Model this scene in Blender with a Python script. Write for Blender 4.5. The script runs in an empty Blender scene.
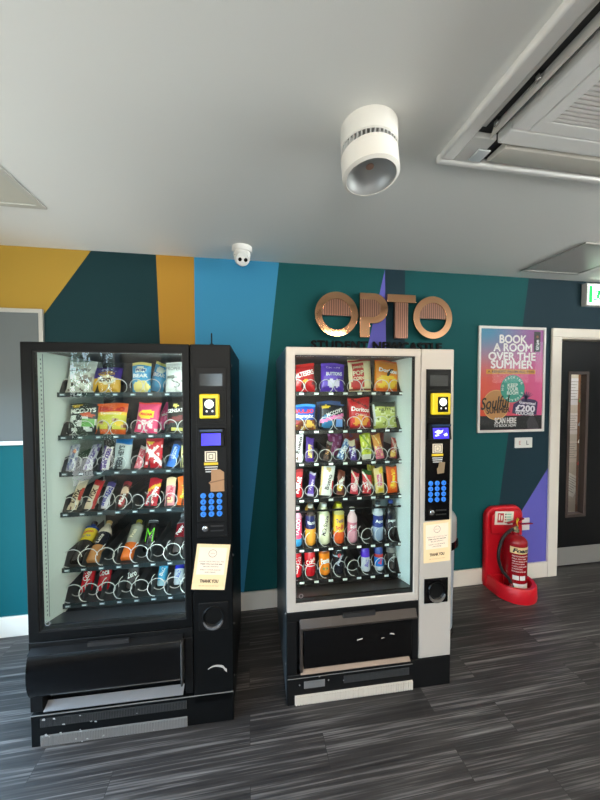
import bpy, math, random
from mathutils import Matrix, Vector
rnd = random.Random(7)
PI = math.pi
SC = bpy.context.scene
COL = SC.collection

# ------------------------------------------------------------------ materials
def lin(c):
    out = []
    for v in c[:3]:
        v /= 255.0
        out.append(v / 12.92 if v <= 0.04045 else ((v + 0.055) / 1.055) ** 2.4)
    return (out[0], out[1], out[2], 1.0)

MATS = {}
def mat(name, col=(128, 128, 128), rough=0.5, metal=0.0, emit=None, estr=0.0, spec=0.5, bump=0.0, bscale=200.0, tint=0.0):
    if name in MATS:
        return MATS[name]
    m = bpy.data.materials.new(name)
    m.use_nodes = True
    nt = m.node_tree
    b = nt.nodes['Principled BSDF']
    b.inputs['Base Color'].default_value = lin(col)
    b.inputs['Roughness'].default_value = rough
    b.inputs['Metallic'].default_value = metal
    b.inputs['Specular IOR Level'].default_value = spec
    if emit:
        b.inputs['Emission Color'].default_value = lin(emit)
        b.inputs['Emission Strength'].default_value = estr
    if bump or tint:
        tc = nt.nodes.new('ShaderNodeTexCoord')
        n = nt.nodes.new('ShaderNodeTexNoise')
        n.inputs['Scale'].default_value = bscale
        n.inputs['Detail'].default_value = 4
        nt.links.new(tc.outputs['Object'], n.inputs['Vector'])
        if bump:
            bp = nt.nodes.new('ShaderNodeBump')
            bp.inputs['Strength'].default_value = bump
            bp.inputs['Distance'].default_value = 0.002
            nt.links.new(n.outputs['Fac'], bp.inputs['Height'])
            nt.links.new(bp.outputs['Normal'], b.inputs['Normal'])
        if tint:
            mr = nt.nodes.new('ShaderNodeMapRange')
            mr.inputs['To Min'].default_value = rough - tint
            mr.inputs['To Max'].default_value = rough + tint
            nt.links.new(n.outputs['Fac'], mr.inputs['Value'])
            nt.links.new(mr.outputs['Result'], b.inputs['Roughness'])
    MATS[name] = m
    return m

def glass_mat(name, tint=(255, 255, 255), ior=1.6, rough=0.0):
    m = bpy.data.materials.new(name)
    m.use_nodes = True
    nt = m.node_tree
    nt.nodes.clear()
    o = nt.nodes.new('ShaderNodeOutputMaterial')
    mx = nt.nodes.new('ShaderNodeMixShader')
    t = nt.nodes.new('ShaderNodeBsdfTransparent'); t.inputs['Color'].default_value = lin(tint)
    g = nt.nodes.new('ShaderNodeBsdfGlossy'); g.inputs['Roughness'].default_value = rough
    f = nt.nodes.new('ShaderNodeFresnel'); f.inputs['IOR'].default_value = ior
    ge = nt.nodes.new('ShaderNodeNewGeometry'); iv = nt.nodes.new('ShaderNodeMath'); iv.operation = 'SUBTRACT'; iv.inputs[0].default_value = 1.0
    ml = nt.nodes.new('ShaderNodeMath'); ml.operation = 'MULTIPLY'
    nt.links.new(ge.outputs['Backfacing'], iv.inputs[1]); nt.links.new(iv.outputs[0], ml.inputs[0]); nt.links.new(f.outputs[0], ml.inputs[1])
    nt.links.new(ml.outputs[0], mx.inputs[0]); nt.links.new(t.outputs[0], mx.inputs[1]); nt.links.new(g.outputs[0], mx.inputs[2])
    nt.links.new(mx.outputs[0], o.inputs['Surface'])
    return m

def P(col, rough=0.32):
    """printed plastic / paint of one colour"""
    col = tuple(int(c) for c in col)
    return mat('print_%d_%d_%d_%d' % (col + (int(rough * 100),)), col, rough)

M_black = mat('black_powder_coat', (5, 6, 7), 0.45, spec=0.16, bump=0.05, bscale=600)
M_blackgloss = mat('black_gloss_plastic', (5, 5, 6), 0.2, spec=0.22)
M_blackmatt = mat('black_matt_plastic', (8, 8, 9), 0.5, spec=0.2)
M_silver = mat('silver_paint', (190, 182, 173), 0.38, 0.25, bump=0.03, bscale=700)
M_side = mat('dark_blue_grey_steel', (72, 84, 92), 0.4, 0.2, spec=.3)
M_white = mat('white_plastic', (226, 224, 219), 0.4)
M_wire = mat('spiral_wire', (214, 214, 214), 0.4, 0.25)
M_chrome = mat('chrome', (200, 200, 200), 0.15, 1.0)
M_steel = mat('brushed_steel', (150, 148, 144), 0.42, 0.75)
M_liner = mat('machine_white_liner', (236, 244, 238), 0.5)
M_led = mat('led_strip', (255, 255, 255), 0.5, emit=(240, 252, 250), estr=130.0)
M_ledsoft = mat('led_strip_front', (255, 255, 255), 0.5, emit=(238, 250, 255), estr=3.0)
M_glass = glass_mat('clear_glass', (246, 252, 250))
M_pglass = glass_mat('poster_glass', (252, 252, 252), 1.3)
M_wglass = glass_mat('window_glass', (250, 252, 252))
M_paper = mat('cream_paper', (238, 206, 160), 0.8)
M_papin = mat('pale_paper', (243, 219, 196), 0.8)
M_ink = mat('black_ink', (24, 22, 22), 0.6)
M_whiteprint = P((240, 240, 238))
M_red = mat('red_moulded_plastic', (196, 16, 32), 0.38, bump=0.08, bscale=300)
M_redcyl = mat('red_enamel', (142, 10, 22), 0.22)
M_rubber = mat('black_rubber', (16, 16, 17), 0.55)

# ------------------------------------------------------------------ mesh builder
class MB:
    def __init__(s):
        s.v = []; s.f = []; s.m = []
    def add(s, vs, fs, mi=0, M=None):
        o = len(s.v)
        for p in vs:
            s.v.append(tuple(M @ Vector(p)) if M is not None else tuple(p))
        for i, f in enumerate(fs):
            s.f.append(tuple(o + k for k in f))
            s.m.append(mi[i] if isinstance(mi, list) else mi)
        return s
    def box(s, x0, x1, y0, y1, z0, z1, mi=0, M=None):
        vs = [(x0, y0, z0), (x1, y0, z0), (x1, y1, z0), (x0, y1, z0), (x0, y0, z1), (x1, y0, z1), (x1, y1, z1), (x0, y1, z1)]
        return s.add(vs, [(0, 3, 2, 1), (4, 5, 6, 7), (0, 1, 5, 4), (1, 2, 6, 5), (2, 3, 7, 6), (3, 0, 4, 7)], mi, M)
    def prism(s, poly, y0, y1, mi=0, M=None):
        """polygon in (x,z) (counter-clockwise seen from -y) extruded from y0 (front) to y1"""
        n = len(poly)
        vs = [(x, y0, z) for x, z in poly] + [(x, y1, z) for x, z in poly]
        fs = [tuple(range(n)), tuple(range(2 * n - 1, n - 1, -1))]
        fs += [(i, n + i, n + (i + 1) % n, (i + 1) % n) for i in range(n)]
        return s.add(vs, fs, mi, M)
    def profile(s, poly, x0, x1, mi=0, M=None):
        """polygon in (y,z) extruded along x"""
        n = len(poly)
        vs = [(x0, y, z) for y, z in poly] + [(x1, y, z) for y, z in poly]
        fs = [tuple(range(n - 1, -1, -1)), tuple(range(n, 2 * n))]
        fs += [(i, (i + 1) % n, n + (i + 1) % n, n + i) for i in range(n)]
        return s.add(vs, fs, mi, M)
    def ring(s, outer, inner, y0, y1, mi=0, M=None):
        """frame between two polygons of equal count in (x,z)"""
        n = len(outer)
        vs = [(x, y0, z) for x, z in outer] + [(x, y0, z) for x, z in inner] + [(x, y1, z) for x, z in outer] + [(x, y1, z) for x, z in inner]
        fs = []
        for i in range(n):
            j = (i + 1) % n
            fs += [(i, j, n + j, n + i), (2 * n + i, 3 * n + i, 3 * n + j, 2 * n + j), (i, 2 * n + i, 2 * n + j, j), (n + i, n + j, 3 * n + j, 3 * n + i)]
        return s.add(vs, fs, mi, M)
    def lathe(s, prof, n=24, mi=0, M=None, cap=True):
        """prof: (r,z[,mat]) from bottom to top around z"""
        vs = []; fs = []; ms = []
        for p in prof:
            for k in range(n):
                a = 2 * PI * k / n
                vs.append((p[0] * math.cos(a), p[0] * math.sin(a), p[1]))
        for i in range(len(prof) - 1):
            for k in range(n):
                k2 = (k + 1) % n
                fs.append((i * n + k, i * n + k2, (i + 1) * n + k2, (i + 1) * n + k))
                ms.append(prof[i][2] if len(prof[i]) > 2 else mi)
        if cap:
            if prof[0][0] > 1e-5:
                fs.append(tuple(range(n - 1, -1, -1))); ms.append(prof[0][2] if len(prof[0]) > 2 else mi)
            if prof[-1][0] > 1e-5:
                o = (len(prof) - 1) * n
                fs.append(tuple(range(o, o + n))); ms.append(prof[-2][2] if len(prof[-2]) > 2 else mi)
        return s.add(vs, fs, ms, M)
    def tube(s, pts, r, n=8, mi=0, M=None):
        pts = [Vector(p) for p in pts]
        rs = r if isinstance(r, list) else [r] * len(pts)
        vs = []; fs = []
        up = Vector((0.13, 0.31, 0.94)).normalized()
        for i, p in enumerate(pts):
            t = (pts[min(i + 1, len(pts) - 1)] - pts[max(i - 1, 0)]).normalized()
            if abs(t.dot(up)) > 0.98:
                a = t.orthogonal().normalized()
            else:
                a = (up - t * up.dot(t)).normalized()
            up = a
            b = t.cross(a)
            for k in range(n):
                an = 2 * PI * k / n
                vs.append(p + (a * math.cos(an) + b * math.sin(an)) * rs[i])
        for i in range(len(pts) - 1):
            for k in range(n):
                k2 = (k + 1) % n
                fs.append((i * n + k, i * n + k2, (i + 1) * n + k2, (i + 1) * n + k))
        fs.append(tuple(range(n - 1, -1, -1))); o = (len(pts) - 1) * n
        fs.append(tuple(range(o, o + n)))
        return s.add(vs, fs, mi, M)

def build(name, mb, mats, parent=None, bevel=0.0, smooth=35, M=None, seg=2):
    me = bpy.data.meshes.new(name)
    me.from_pydata(mb.v, [], mb.f)
    for m in (mats if isinstance(mats, (list, tuple)) else [mats]):
        me.materials.append(m)
    me.polygons.foreach_set('material_index', mb.m)
    if smooth:
        me.polygons.foreach_set('use_smooth', [True] * len(me.polygons))
        me.set_sharp_from_angle(angle=math.radians(smooth))
    me.update()
    o = bpy.data.objects.new(name, me)
    COL.objects.link(o)
    if parent: o.parent = parent
    if M is not None: o.matrix_local = M
    if bevel:
        md = o.modifiers.new('edge', 'BEVEL'); md.width = bevel; md.segments = seg; md.limit_method = 'ANGLE'; md.angle_limit = math.radians(40)
    return o

def tag(o, label=None, cat=None, group=None, kind=None):
    if label: o['label'] = label
    if cat: o['category'] = cat
    if group: o['group'] = group
    if kind: o['kind'] = kind
    return o

def thing(name, label, cat, M=None, group=None):
    o = bpy.data.objects.new(name, None)
    o.empty_display_size = 0.05
    COL.objects.link(o)
    if M is not None: o.matrix_world = M
    return tag(o, label, cat, group)

def struct(name, mb, mats, parent=None, **k):
    o = build(name, mb, mats, parent, **k)
    o['kind'] = 'structure'
    return o

T = Matrix.Translation
def Rx(a): return Matrix.Rotation(math.radians(a), 4, 'X')
def Ry(a): return Matrix.Rotation(math.radians(a), 4, 'Y')
def Rz(a): return Matrix.Rotation(math.radians(a), 4, 'Z')

# ------------------------------------------------------------------ lettering
TXT = {}
def glyphs(s, bold=0.0, shear=0.0, spacing=1.0):
    k = (s, bold, shear, spacing)
    if k in TXT: return TXT[k]
    c = bpy.data.curves.new('t', 'FONT')
    c.body = s; c.size = 1; c.offset = bold; c.shear = shear; c.space_character = spacing
    c.resolution_u = 3; c.fill_mode = 'FRONT'
    o = bpy.data.objects.new('t', c)
    COL.objects.link(o)
    dg = bpy.context.evaluated_depsgraph_get()
    me = bpy.data.meshes.new_from_object(o.evaluated_get(dg))
    vs = [(v.co.x, v.co.y) for v in me.vertices]
    fs = [tuple(p.vertices) for p in me.polygons]
    bpy.data.objects.remove(o); bpy.data.curves.remove(c); bpy.data.meshes.remove(me)
    x0 = min(v[0] for v in vs); x1 = max(v[0] for v in vs); y0 = min(v[1] for v in vs); y1 = max(v[1] for v in vs)
    vs = [((x - x0) / (x1 - x0) - 0.5, (y - y0) / (y1 - y0) - 0.5) for x, y in vs]
    TXT[k] = (vs, fs, (x1 - x0) / (y1 - y0))
    return TXT[k]

def text_into(mb, s, cx, cz, w=None, h=None, y=0.0, surf=None, rot=0.0, bold=0.02, shear=0.0, mi=0, spacing=1.0, fat=0):
    """flat printing centred at (cx,cz) in the xz plane facing -y, or wrapped on surf(x,z)->(x,y,z)"""
    vs, fs, asp = glyphs(s, bold, shear, spacing)
    if w is None: w = h * asp
    if h is None: h = w / asp
    ca, sa = math.cos(math.radians(rot)), math.sin(math.radians(rot))
    if fat:
        for q, (dx, dz) in enumerate(((-fat, 0), (fat, 0), (0, -fat), (0, fat))):
            text_into(mb, s, cx + dx, cz + dz, w, h, y - .0003 * (q + 1), surf, rot, bold, shear, mi, spacing)
    out = []
    for a, b in vs:
        px, pz = a * w, b * h
        x, z = cx + px * ca - pz * sa, cz + px * sa + pz * ca
        out.append(surf(x, z) if surf else (x, y, z))
    mb.add(out, fs, mi)

def lettering(parent, items, m, name='lettering', M=None):
    mb = MB()
    for it in items: text_into(mb, **it)
    return build(name, mb, m, parent, smooth=0, M=M)

def disc(mb, cx, cz, r, y, n=28, mi=0, rz=None):
    rz = rz or r
    mb.add([(cx + r * math.cos(2 * PI * k / n), y, cz + rz * math.sin(2 * PI * k / n)) for k in range(n)], [tuple(range(n))], mi)

def quad(mb, pts, y, mi=0):
    mb.add([(x, y, z) for x, z in pts], [tuple(range(len(pts)))], mi)

def rect(x0, x1, z0, z1): return [(x0, z0), (x1, z0), (x1, z1), (x0, z1)]

# ------------------------------------------------------------------ room shell
WY = 2.359; H = 2.562
XL, XR, YR = -1.75, 4.6, -3.6

def floor_mat():
    m = bpy.data.materials.new('dark_wood_vinyl'); m.use_nodes = True
    nt = m.node_tree; N = nt.nodes.new; L = nt.links.new
    b = nt.nodes['Principled BSDF']
    tc = N('ShaderNodeTexCoord')
    br = N('ShaderNodeTexBrick')
    br.offset = 0.37; br.offset_frequency = 2
    br.inputs['Scale'].default_value = 1.0
    br.inputs['Brick Width'].default_value = 0.92
    br.inputs['Row Height'].default_value = 0.145
    br.inputs['Mortar Size'].default_value = 0.0012
    br.inputs['Mortar Smooth'].default_value = 0.2
    br.inputs['Bias'].default_value = 0.0
    br.inputs['Color1'].default_value = (0.0, 0.0, 0.0, 1)
    br.inputs['Color2'].default_value = (1.0, 1.0, 1.0, 1)
    br.inputs['Mortar'].default_value = (0.1, 0.1, 0.1, 1)
    mp0 = N('ShaderNodeMapping'); mp0.inputs['Location'].default_value = (0.58, 0.02, 0)
    L(tc.outputs['Object'], mp0.inputs['Vector'])
    L(mp0.outputs[0], br.inputs['Vector'])
    # grain: long noise, shifted per plank
    sep = N('ShaderNodeSeparateColor'); L(br.outputs['Color'], sep.inputs[0])
    cmb = N('ShaderNodeCombineXYZ'); 
    mul = N('ShaderNodeMath'); mul.operation = 'MULTIPLY'; mul.inputs[1].default_value = 9.0
    L(sep.outputs[0], mul.inputs[0]); L(mul.outputs[0], cmb.inputs[0]); L(mul.outputs[0], cmb.inputs[1])
    add = N('ShaderNodeVectorMath'); add.operation = 'ADD'
    L(tc.outputs['Object'], add.inputs[0]); L(cmb.outputs[0], add.inputs[1])
    mp = N('ShaderNodeMapping'); mp.inputs['Scale'].default_value = (0.7, 26.0, 1.0)
    L(add.outputs[0], mp.inputs['Vector'])
    no = N('ShaderNodeTexNoise'); no.inputs['Scale'].default_value = 1.6; no.inputs['Detail'].default_value = 6; no.inputs['Roughness'].default_value = 0.62; no.inputs['Distortion'].default_value = 0.25
    L(mp.outputs[0], no.inputs['Vector'])
    cr = N('ShaderNodeValToRGB')
    e = cr.color_ramp.elements
    e[0].position = 0.36; e[0].color = lin((32, 30, 30))
    e[1].position = 0.66; e[1].color = lin((118, 114, 112))
    k = cr.color_ramp.elements.new(0.51); k.color = lin((54, 51, 50))
    mpf = N('ShaderNodeMapping'); mpf.inputs['Scale'].default_value = (1.3, 95.0, 1.0); L(add.outputs[0], mpf.inputs['Vector'])
    nf = N('ShaderNodeTexNoise'); nf.inputs['Scale'].default_value = 1.5; nf.inputs['Detail'].default_value = 3; nf.inputs['Distortion'].default_value = .15; L(mpf.outputs[0], nf.inputs['Vector'])
    mxn = N('ShaderNodeMix'); mxn.data_type = 'FLOAT'; mxn.inputs[0].default_value = .38
    L(no.outputs['Fac'], mxn.inputs[2]); L(nf.outputs['Fac'], mxn.inputs[3])
    L(mxn.outputs[0], cr.inputs[0])
    mx = N('ShaderNodeMix'); mx.data_type = 'RGBA'; mx.blend_type = 'MULTIPLY'
    mr = N('ShaderNodeMapRange'); mr.inputs['To Min'].default_value = 0.78; mr.inputs['To Max'].default_value = 1.16
    L(sep.outputs[0], mr.inputs['Value'])
    cv = N('ShaderNodeCombineColor'); [L(mr.outputs[0], cv.inputs[i]) for i in range(3)]
    mx.inputs[0].default_value = 1.0
    L(cr.outputs[0], mx.inputs[6]); L(cv.outputs[0], mx.inputs[7])
    mm = N('ShaderNodeMix'); mm.data_type = 'RGBA'; mm.inputs[7].default_value = lin((34, 32, 32))
    L(br.outputs['Fac'], mm.inputs[0]); L(mx.outputs[2], mm.inputs[6])
    L(mm.outputs[2], b.inputs['Base Color'])
    r = N('ShaderNodeMapRange'); r.inputs['To Min'].default_value = 0.36; r.inputs['To Max'].default_value = 0.52
    L(no.outputs['Fac'], r.inputs['Value']); L(r.outputs[0], b.inputs['Roughness'])
    bp = N('ShaderNodeBump'); bp.inputs['Strength'].default_value = 0.12; bp.inputs['Distance'].default_value = 0.002
    L(no.outputs['Fac'], bp.inputs['Height']); L(bp.outputs[0], b.inputs['Normal'])
    return m

def paint(name, c): return mat('wall_paint_' + name, c, 0.75, spec=.2, bump=0.06, bscale=350)
M_ceil = mat('ceiling_emulsion', (230, 230, 226), 0.8, bump=0.08, bscale=60)
M_plain = mat('wall_emulsion', (205, 200, 192), 0.75, bump=0.05, bscale=200)
M_trim = mat('cream_gloss_trim', (232, 222, 208), 0.4)

struct('floor', MB().box(XL - .1, XR + .1, YR - .1, 5.2, -0.1, 0.0), floor_mat(), smooth=0)
struct('ceiling', MB().box(XL - .1, XR + .1, YR - .1, 5.2, H, H + 0.1), M_ceil, smooth=0)

# mural wall: one mesh, the painted fields are its faces
import bmesh
def mural_wall():
    dx0, dx1, dz1 = 2.60, 3.60, 2.11
    bm = bmesh.new()
    def face(x0, x1, z0, z1): bm.faces.new([bm.verts.new((x, WY, z)) for x, z in rect(x0, x1, z0, z1)])
    face(XL, dx0, 0, 1.75); face(XL, dx0, 1.75, dz1); face(XL, dx0, dz1, H); face(dx0, dx1, dz1, H); face(dx1, XR, 0, dz1); face(dx1, XR, dz1, H)
    lines = [((-1.025, H), (-1.311, 2.139)), ((-0.616, H), (-0.599, 1.965)), ((-0.3644, H), (-0.3644, 0)), ((0.233, H), (0.080, 1.187)),
             ((1.0549, H), (0.9197, 1.975)), ((1.0549, H), (1.067, 1.978)), ((1.2215, H), (1.2250, 1.981)), ((2.333, H), (2.087, 0.6547)), ((2.560, 0.9495), (2.301, 0.581)), ((-1.311, 2.139), (-1.311, 0.0))]
    for (x0, z0), (x1, z1) in lines:
        n = Vector((z1 - z0, 0, -(x1 - x0)))
        bmesh.ops.bisect_plane(bm, geom=bm.verts[:] + bm.edges[:] + bm.faces[:], plane_co=(x0, WY, z0), plane_no=n)
    bmesh.ops.remove_doubles(bm, verts=bm.verts[:], dist=1e-5)
    def side(l, x, z):
        (x0, z0), (x1, z1) = lines[l]
        t = (z - z0) / (z1 - z0)
        return x - (x0 + t * (x1 - x0))
    # 0 teal 1 yellow 2 dark teal 3 yellow 4 blue 5 purple 6 navy
    for f in bm.faces:
        c = f.calc_center_median(); x, z = c.x, c.z
        mi = 0
        if x < -1.311 and z < 1.75: mi = 7
        elif side(0, x, z) < 0: mi = 1
        elif side(1, x, z) < 0: mi = 2
        elif side(2, x, z) < 0: mi = 3
        elif side(3, x, z) < 0: mi = 4
        elif side(4, x, z) > 0 and side(5, x, z) < 0: mi = 5
        elif side(5, x, z) > 0 and side(6, x, z) < 0: mi = 6
        if x > 1.9 and side(7, x, z) > 0: mi = 6
        if x > 1.9 and side(8, x, z) > 0 and z < 0.97 and x < 3: mi = 5
        f.material_index = mi
        if f.normal.y > 0: f.normal_flip()
    # thickness behind
    me = bpy.data.meshes.new('wall_back'); bm.to_mesh(me); bm.free()
    for m in (paint('teal', (14, 78, 80)), paint('mustard', (160, 128, 50)), paint('petrol', (16, 47, 51)), paint('ochre', (168, 124, 44)), paint('blue', (56, 132, 170)),
              paint('purple', (96, 92, 176)), paint('navy', (24, 48, 58)), paint('sea', (0, 84, 92))):
        me.materials.append(m)
    o = bpy.data.objects.new('wall_back', me); COL.objects.link(o); o['kind'] = 'structure'
    b = MB()
    b.box(XL, dx0, WY + .001, WY + .12, 0, H); b.box(dx0, dx1, WY + .001, WY + .12, dz1, H); b.box(dx1, XR, WY + .001, WY + .12, 0, H)
    struct('wall_back_core', b, M_plain, o, smooth=0)
mural_wall()

def wall_with_window(name, axis, pos, a0, a1, wins, thick=0.15):
    """wall in the plane axis=pos with window holes (lo,hi,z0,z1)"""
    b = MB()
    def bx(l, h, z0, z1):
        if h - l < 1e-4 or z1 - z0 < 1e-4: return
        if axis == 'y': b.box(l, h, pos - thick, pos, z0, z1)
        else: b.box(pos - thick, pos, l, h, z0, z1)
    cur = a0
    for lo, hi, z0, z1 in wins:
        bx(cur, lo, 0, H); bx(lo, hi, 0, z0); bx(lo, hi, z1, H); cur = hi
    bx(cur, a1, 0, H)
    return struct(name, b, M_plain, smooth=0)

REAR = [(-1.1, 0.65, 0.25, 2.4)]
LEFT = [(-3.5, -2.75, 0.6, 2.45), (-1.3, -0.1, 0.6, 2.4), (0.2, 2.25, 0.06, 1.75)]
ADDED_RIGHT = [(-3.4, -1.3, 1.55, 2.45), (-0.9, 1.0, 1.7, 2.45)]  # unseen high windows, added to throw light up onto the ceiling
wall_with_window('wall_front', 'y', YR, XL, XR, REAR)
wall_with_window('wall_left', 'x', XL, YR, WY + .12, LEFT)
wall_with_window('wall_right', 'x', XR + .15, YR, 5.1, ADDED_RIGHT)
M_wframe = mat('window_frame_grey', (70, 74, 78), 0.45)
wn = 0
for wins, ax in ((REAR, 'y'), (LEFT, 'x'), (ADDED_RIGHT, 'r')):
    for lo, hi, z0, z1 in wins:
        wn += 1
        fr = MB(); gl = MB()
        pos = {'y': YR, 'x': XL, 'r': XR + .15}[ax]
        def bx(mb, a, b2, d0, d1, c, d):
            if ax == 'y': mb.box(a, b2, pos - d1, pos - d0, c, d)
            else: mb.box(pos - d1, pos - d0, a, b2, c, d)
        w = 0.05
        bx(fr, lo, hi, .04, .11, z0, z0 + w); bx(fr, lo, hi, .04, .11, z1 - w, z1)
        nm = max(2, round((hi - lo) / 0.9))
        for k in range(nm + 1):
            c = lo + w / 2 + (hi - lo - w) * k / nm
            bx(fr, c - w / 2, c + w / 2, .04, .11, z0 + w, z1 - w)
        bx(gl, lo + w / 2, hi - w / 2, .07, .076, z0 + w / 2, z1 - w / 2)
        wo = struct('window_%d' % wn, fr, M_wframe, smooth=0)
        build('window_pane', gl, M_wglass, wo, smooth=0)
        ld = bpy.data.lights.new('window_daylight', 'AREA'); ld.shape = 'RECTANGLE'; ld.size = hi - lo; ld.size_y = z1 - z0
        ld.cycles.is_portal = True
        lo_ = bpy.data.objects.new('window_daylight', ld); COL.objects.link(lo_)
        mid = (lo + hi) / 2; zc = (z0 + z1) / 2
        if ax == 'y':
            lo_.location = (mid, pos - .13, zc); lo_.rotation_euler = (PI / 2, 0, PI)
        else:
            lo_.location = (pos - .13 if ax == 'x' else pos - .02, mid, zc)
        lo_.rotation_euler = Vector({'y': (0, 1, 0), 'x': (1, 0, 0), 'r': (-1, 0, 0)}[ax]).to_track_quat('-Z', 'Z').to_euler()

# skirting
struct('baseboard_back', MB().box(XL, 2.557, WY - .018, WY, 0, 0.134), M_trim, bevel=0.004)
# door frame, door
fx0, fx1, fz = 2.557, 3.64, 2.15
b = MB()
b.box(fx0, fx0 + .095, WY - .02, WY, 0, fz - .075); b.box(fx1 - .095, fx1, WY - .02, WY, 0, fz - .075); b.box(fx0, fx1, WY - .02, WY, fz - .075, fz)
b.box(2.60, fx0 + .10, WY, WY + .16, 0, fz - .075); b.box(fx1 - .10, 3.60, WY, WY + .16, 0, fz - .075); b.box(2.60, 3.60, WY, WY + .16, fz - .085, 2.11)
struct('trim_1', b, M_trim, bevel=0.004)
DY = 2.46
M_door = mat('black_door_laminate', (9, 9, 10), 0.55, spec=.2, bump=0.1, bscale=90)
vx0, vx1, vz0, vz1 = 2.870, 3.072, 0.463, 1.783
ring_o = rect(2.658, 3.535, 0.006, fz - .087)
b = MB().ring(ring_o, rect(vx0, vx1, vz0, vz1), DY, DY + .044)
door = struct('door_1', b, M_door, smooth=0)
M_dkbrown = mat('dark_brown_beading', (64, 50, 44), 0.5)
vf = build('vision_panel_frame', MB().ring(rect(vx0 - .008, vx1 + .008, vz0 - .008, vz1 + .008), rect(vx0 + .018, vx1 - .018, vz0 + .018, vz1 - .018), DY - .006, DY + .05), M_dkbrown, door, bevel=0.002)
build('vision_panel_glass', MB().box(vx0 + .01, vx1 - .01, DY + .02, DY + .026, vz0 + .01, vz1 - .01), M_wglass, door, smooth=0)
build('kick_plate', MB().box(2.662, 3.53, DY - .004, DY, 0.012, 0.178), mat('satin_steel', (176, 172, 166), 0.4, 0.6), door, bevel=0.001)
hb = MB(); hb.tube([(3.44, DY, 1.02), (3.44, DY - .05, 1.02), (3.33, DY - .05, 1.02)], 0.009)
build('door_handle', hb, M_steel, door)
# corridor seen through the door glass
struct('wall_corridor', MB().box(2.0, XR, 3.45, 3.55, 0, H), M_plain, smooth=0)
struct('wall_corridor_left', MB().box(1.9, 2.0, WY + .12, 3.45, 0, H), M_plain, smooth=0)
M_post = mat('brown_timber', (120, 76, 44), 0.5, bump=0.2, bscale=60)
tag(build('timber_post', MB().box(4.162, 4.29, 3.42, 3.45, 0, 2.5), M_post, bevel=.004), 'brown timber post seen through the narrow door glass', 'post')
sheets = [(4.09, 1.60, .20, .34, 'white printed sheet high on the corridor wall beyond the door glass', 0, (222, 226, 236)),
          (4.09, 1.19, .19, .27, 'white printed notice at mid height on the corridor wall beyond the door glass', 0, (226, 224, 226)),
          (4.09, .83, .19, .27, 'white printed notice low on the corridor wall beyond the door glass', 0, (220, 212, 206)),
          (4.09, .40, .21, .26, 'tilted white sheet lowest on the corridor wall beyond the door glass', 28, (238, 238, 236))]
for x, z, w, h, lb, rot, c in sheets:
    b = MB().box(-w / 2, w / 2, -.002, 0, -h / 2, h / 2)
    s = build('notice_sheet', b, P(c, .8), smooth=0, M=T((x, 3.449, z)) @ Ry(rot))
    tag(s, lb, 'notice', 'sheets on the corridor wall')
    lb2 = MB()
    for k in range(7): lb2.box(-w * .38, w * (.38 - .1 * (k % 3)), -.0026, -.002, h * .36 - k * h * .11, h * .36 - k * h * .11 + .006)
    build('print_lines', lb2, P((120, 122, 130), .8), s, smooth=0)
for z, c, lb in ((1.50, (60, 150, 70), 'green tag'), (1.20, (150, 165, 180), 'grey blue tag'), (.98, (236, 236, 232), 'white tag'), (.70, (205, 60, 50), 'red tag')):
    s = build('paper_tag', MB().box(-.035, .035, -.003, 0, -.05, .05), P(c, .7), smooth=0, M=T((4.192, 3.4185, z)) @ Ry(30))
    tag(s, lb + ' pinned to the timber post beyond the door glass', 'tag', 'tags on the timber post')
cl = thing('corridor_lamp', 'white square ceiling lamp in the corridor beyond the door', 'lamp', T((3.6, 2.95, H)))
build('lamp_housing', MB().box(-.3, .3, -.3, .3, -.05, 0), M_white, cl)
build('lamp_diffuser', MB().box(-.28, .28, -.28, .28, -.056, -.05), mat('corridor_diffuser', (255, 255, 255), .5, emit=(255, 246, 235), estr=30), cl, smooth=0)

# ------------------------------------------------------------------ vending machines
def rot_place(x, y, th): return T((x, y, 0)) @ Matrix.Rotation(th, 4, 'Z')
SHELF = [1.61, 1.392, 1.206, 0.998, 0.710, 0.523]
SY = 0.200

def spiral_mesh(r, hand, turns=1.45, pitch=0.062):
    n = 22
    pts = []
    for k in range(int(turns * n) + 1):
        a = -PI / 2 + hand * 2 * PI * k / n
        pts.append((r * math.cos(a), pitch * max(0, k - 2) / n, r + r * math.sin(a)))
    mb = MB().tube(pts, 0.0021, 6)
    me_o = build('spiral', mb, M_wire)
    me = me_o.data
    bpy.data.objects.remove(me_o)
    return me
SPIR = {}
def spiral(parent, x, z, r, hand, y=None):
    k = (round(r, 3), hand)
    if k not in SPIR: SPIR[k] = spiral_mesh(r, hand)
    o = bpy.data.objects.new('spiral', SPIR[k]); COL.objects.link(o); o.parent = parent
    o.location = (x, SY + .012 if y is None else y, z + .004)
    return o

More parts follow.
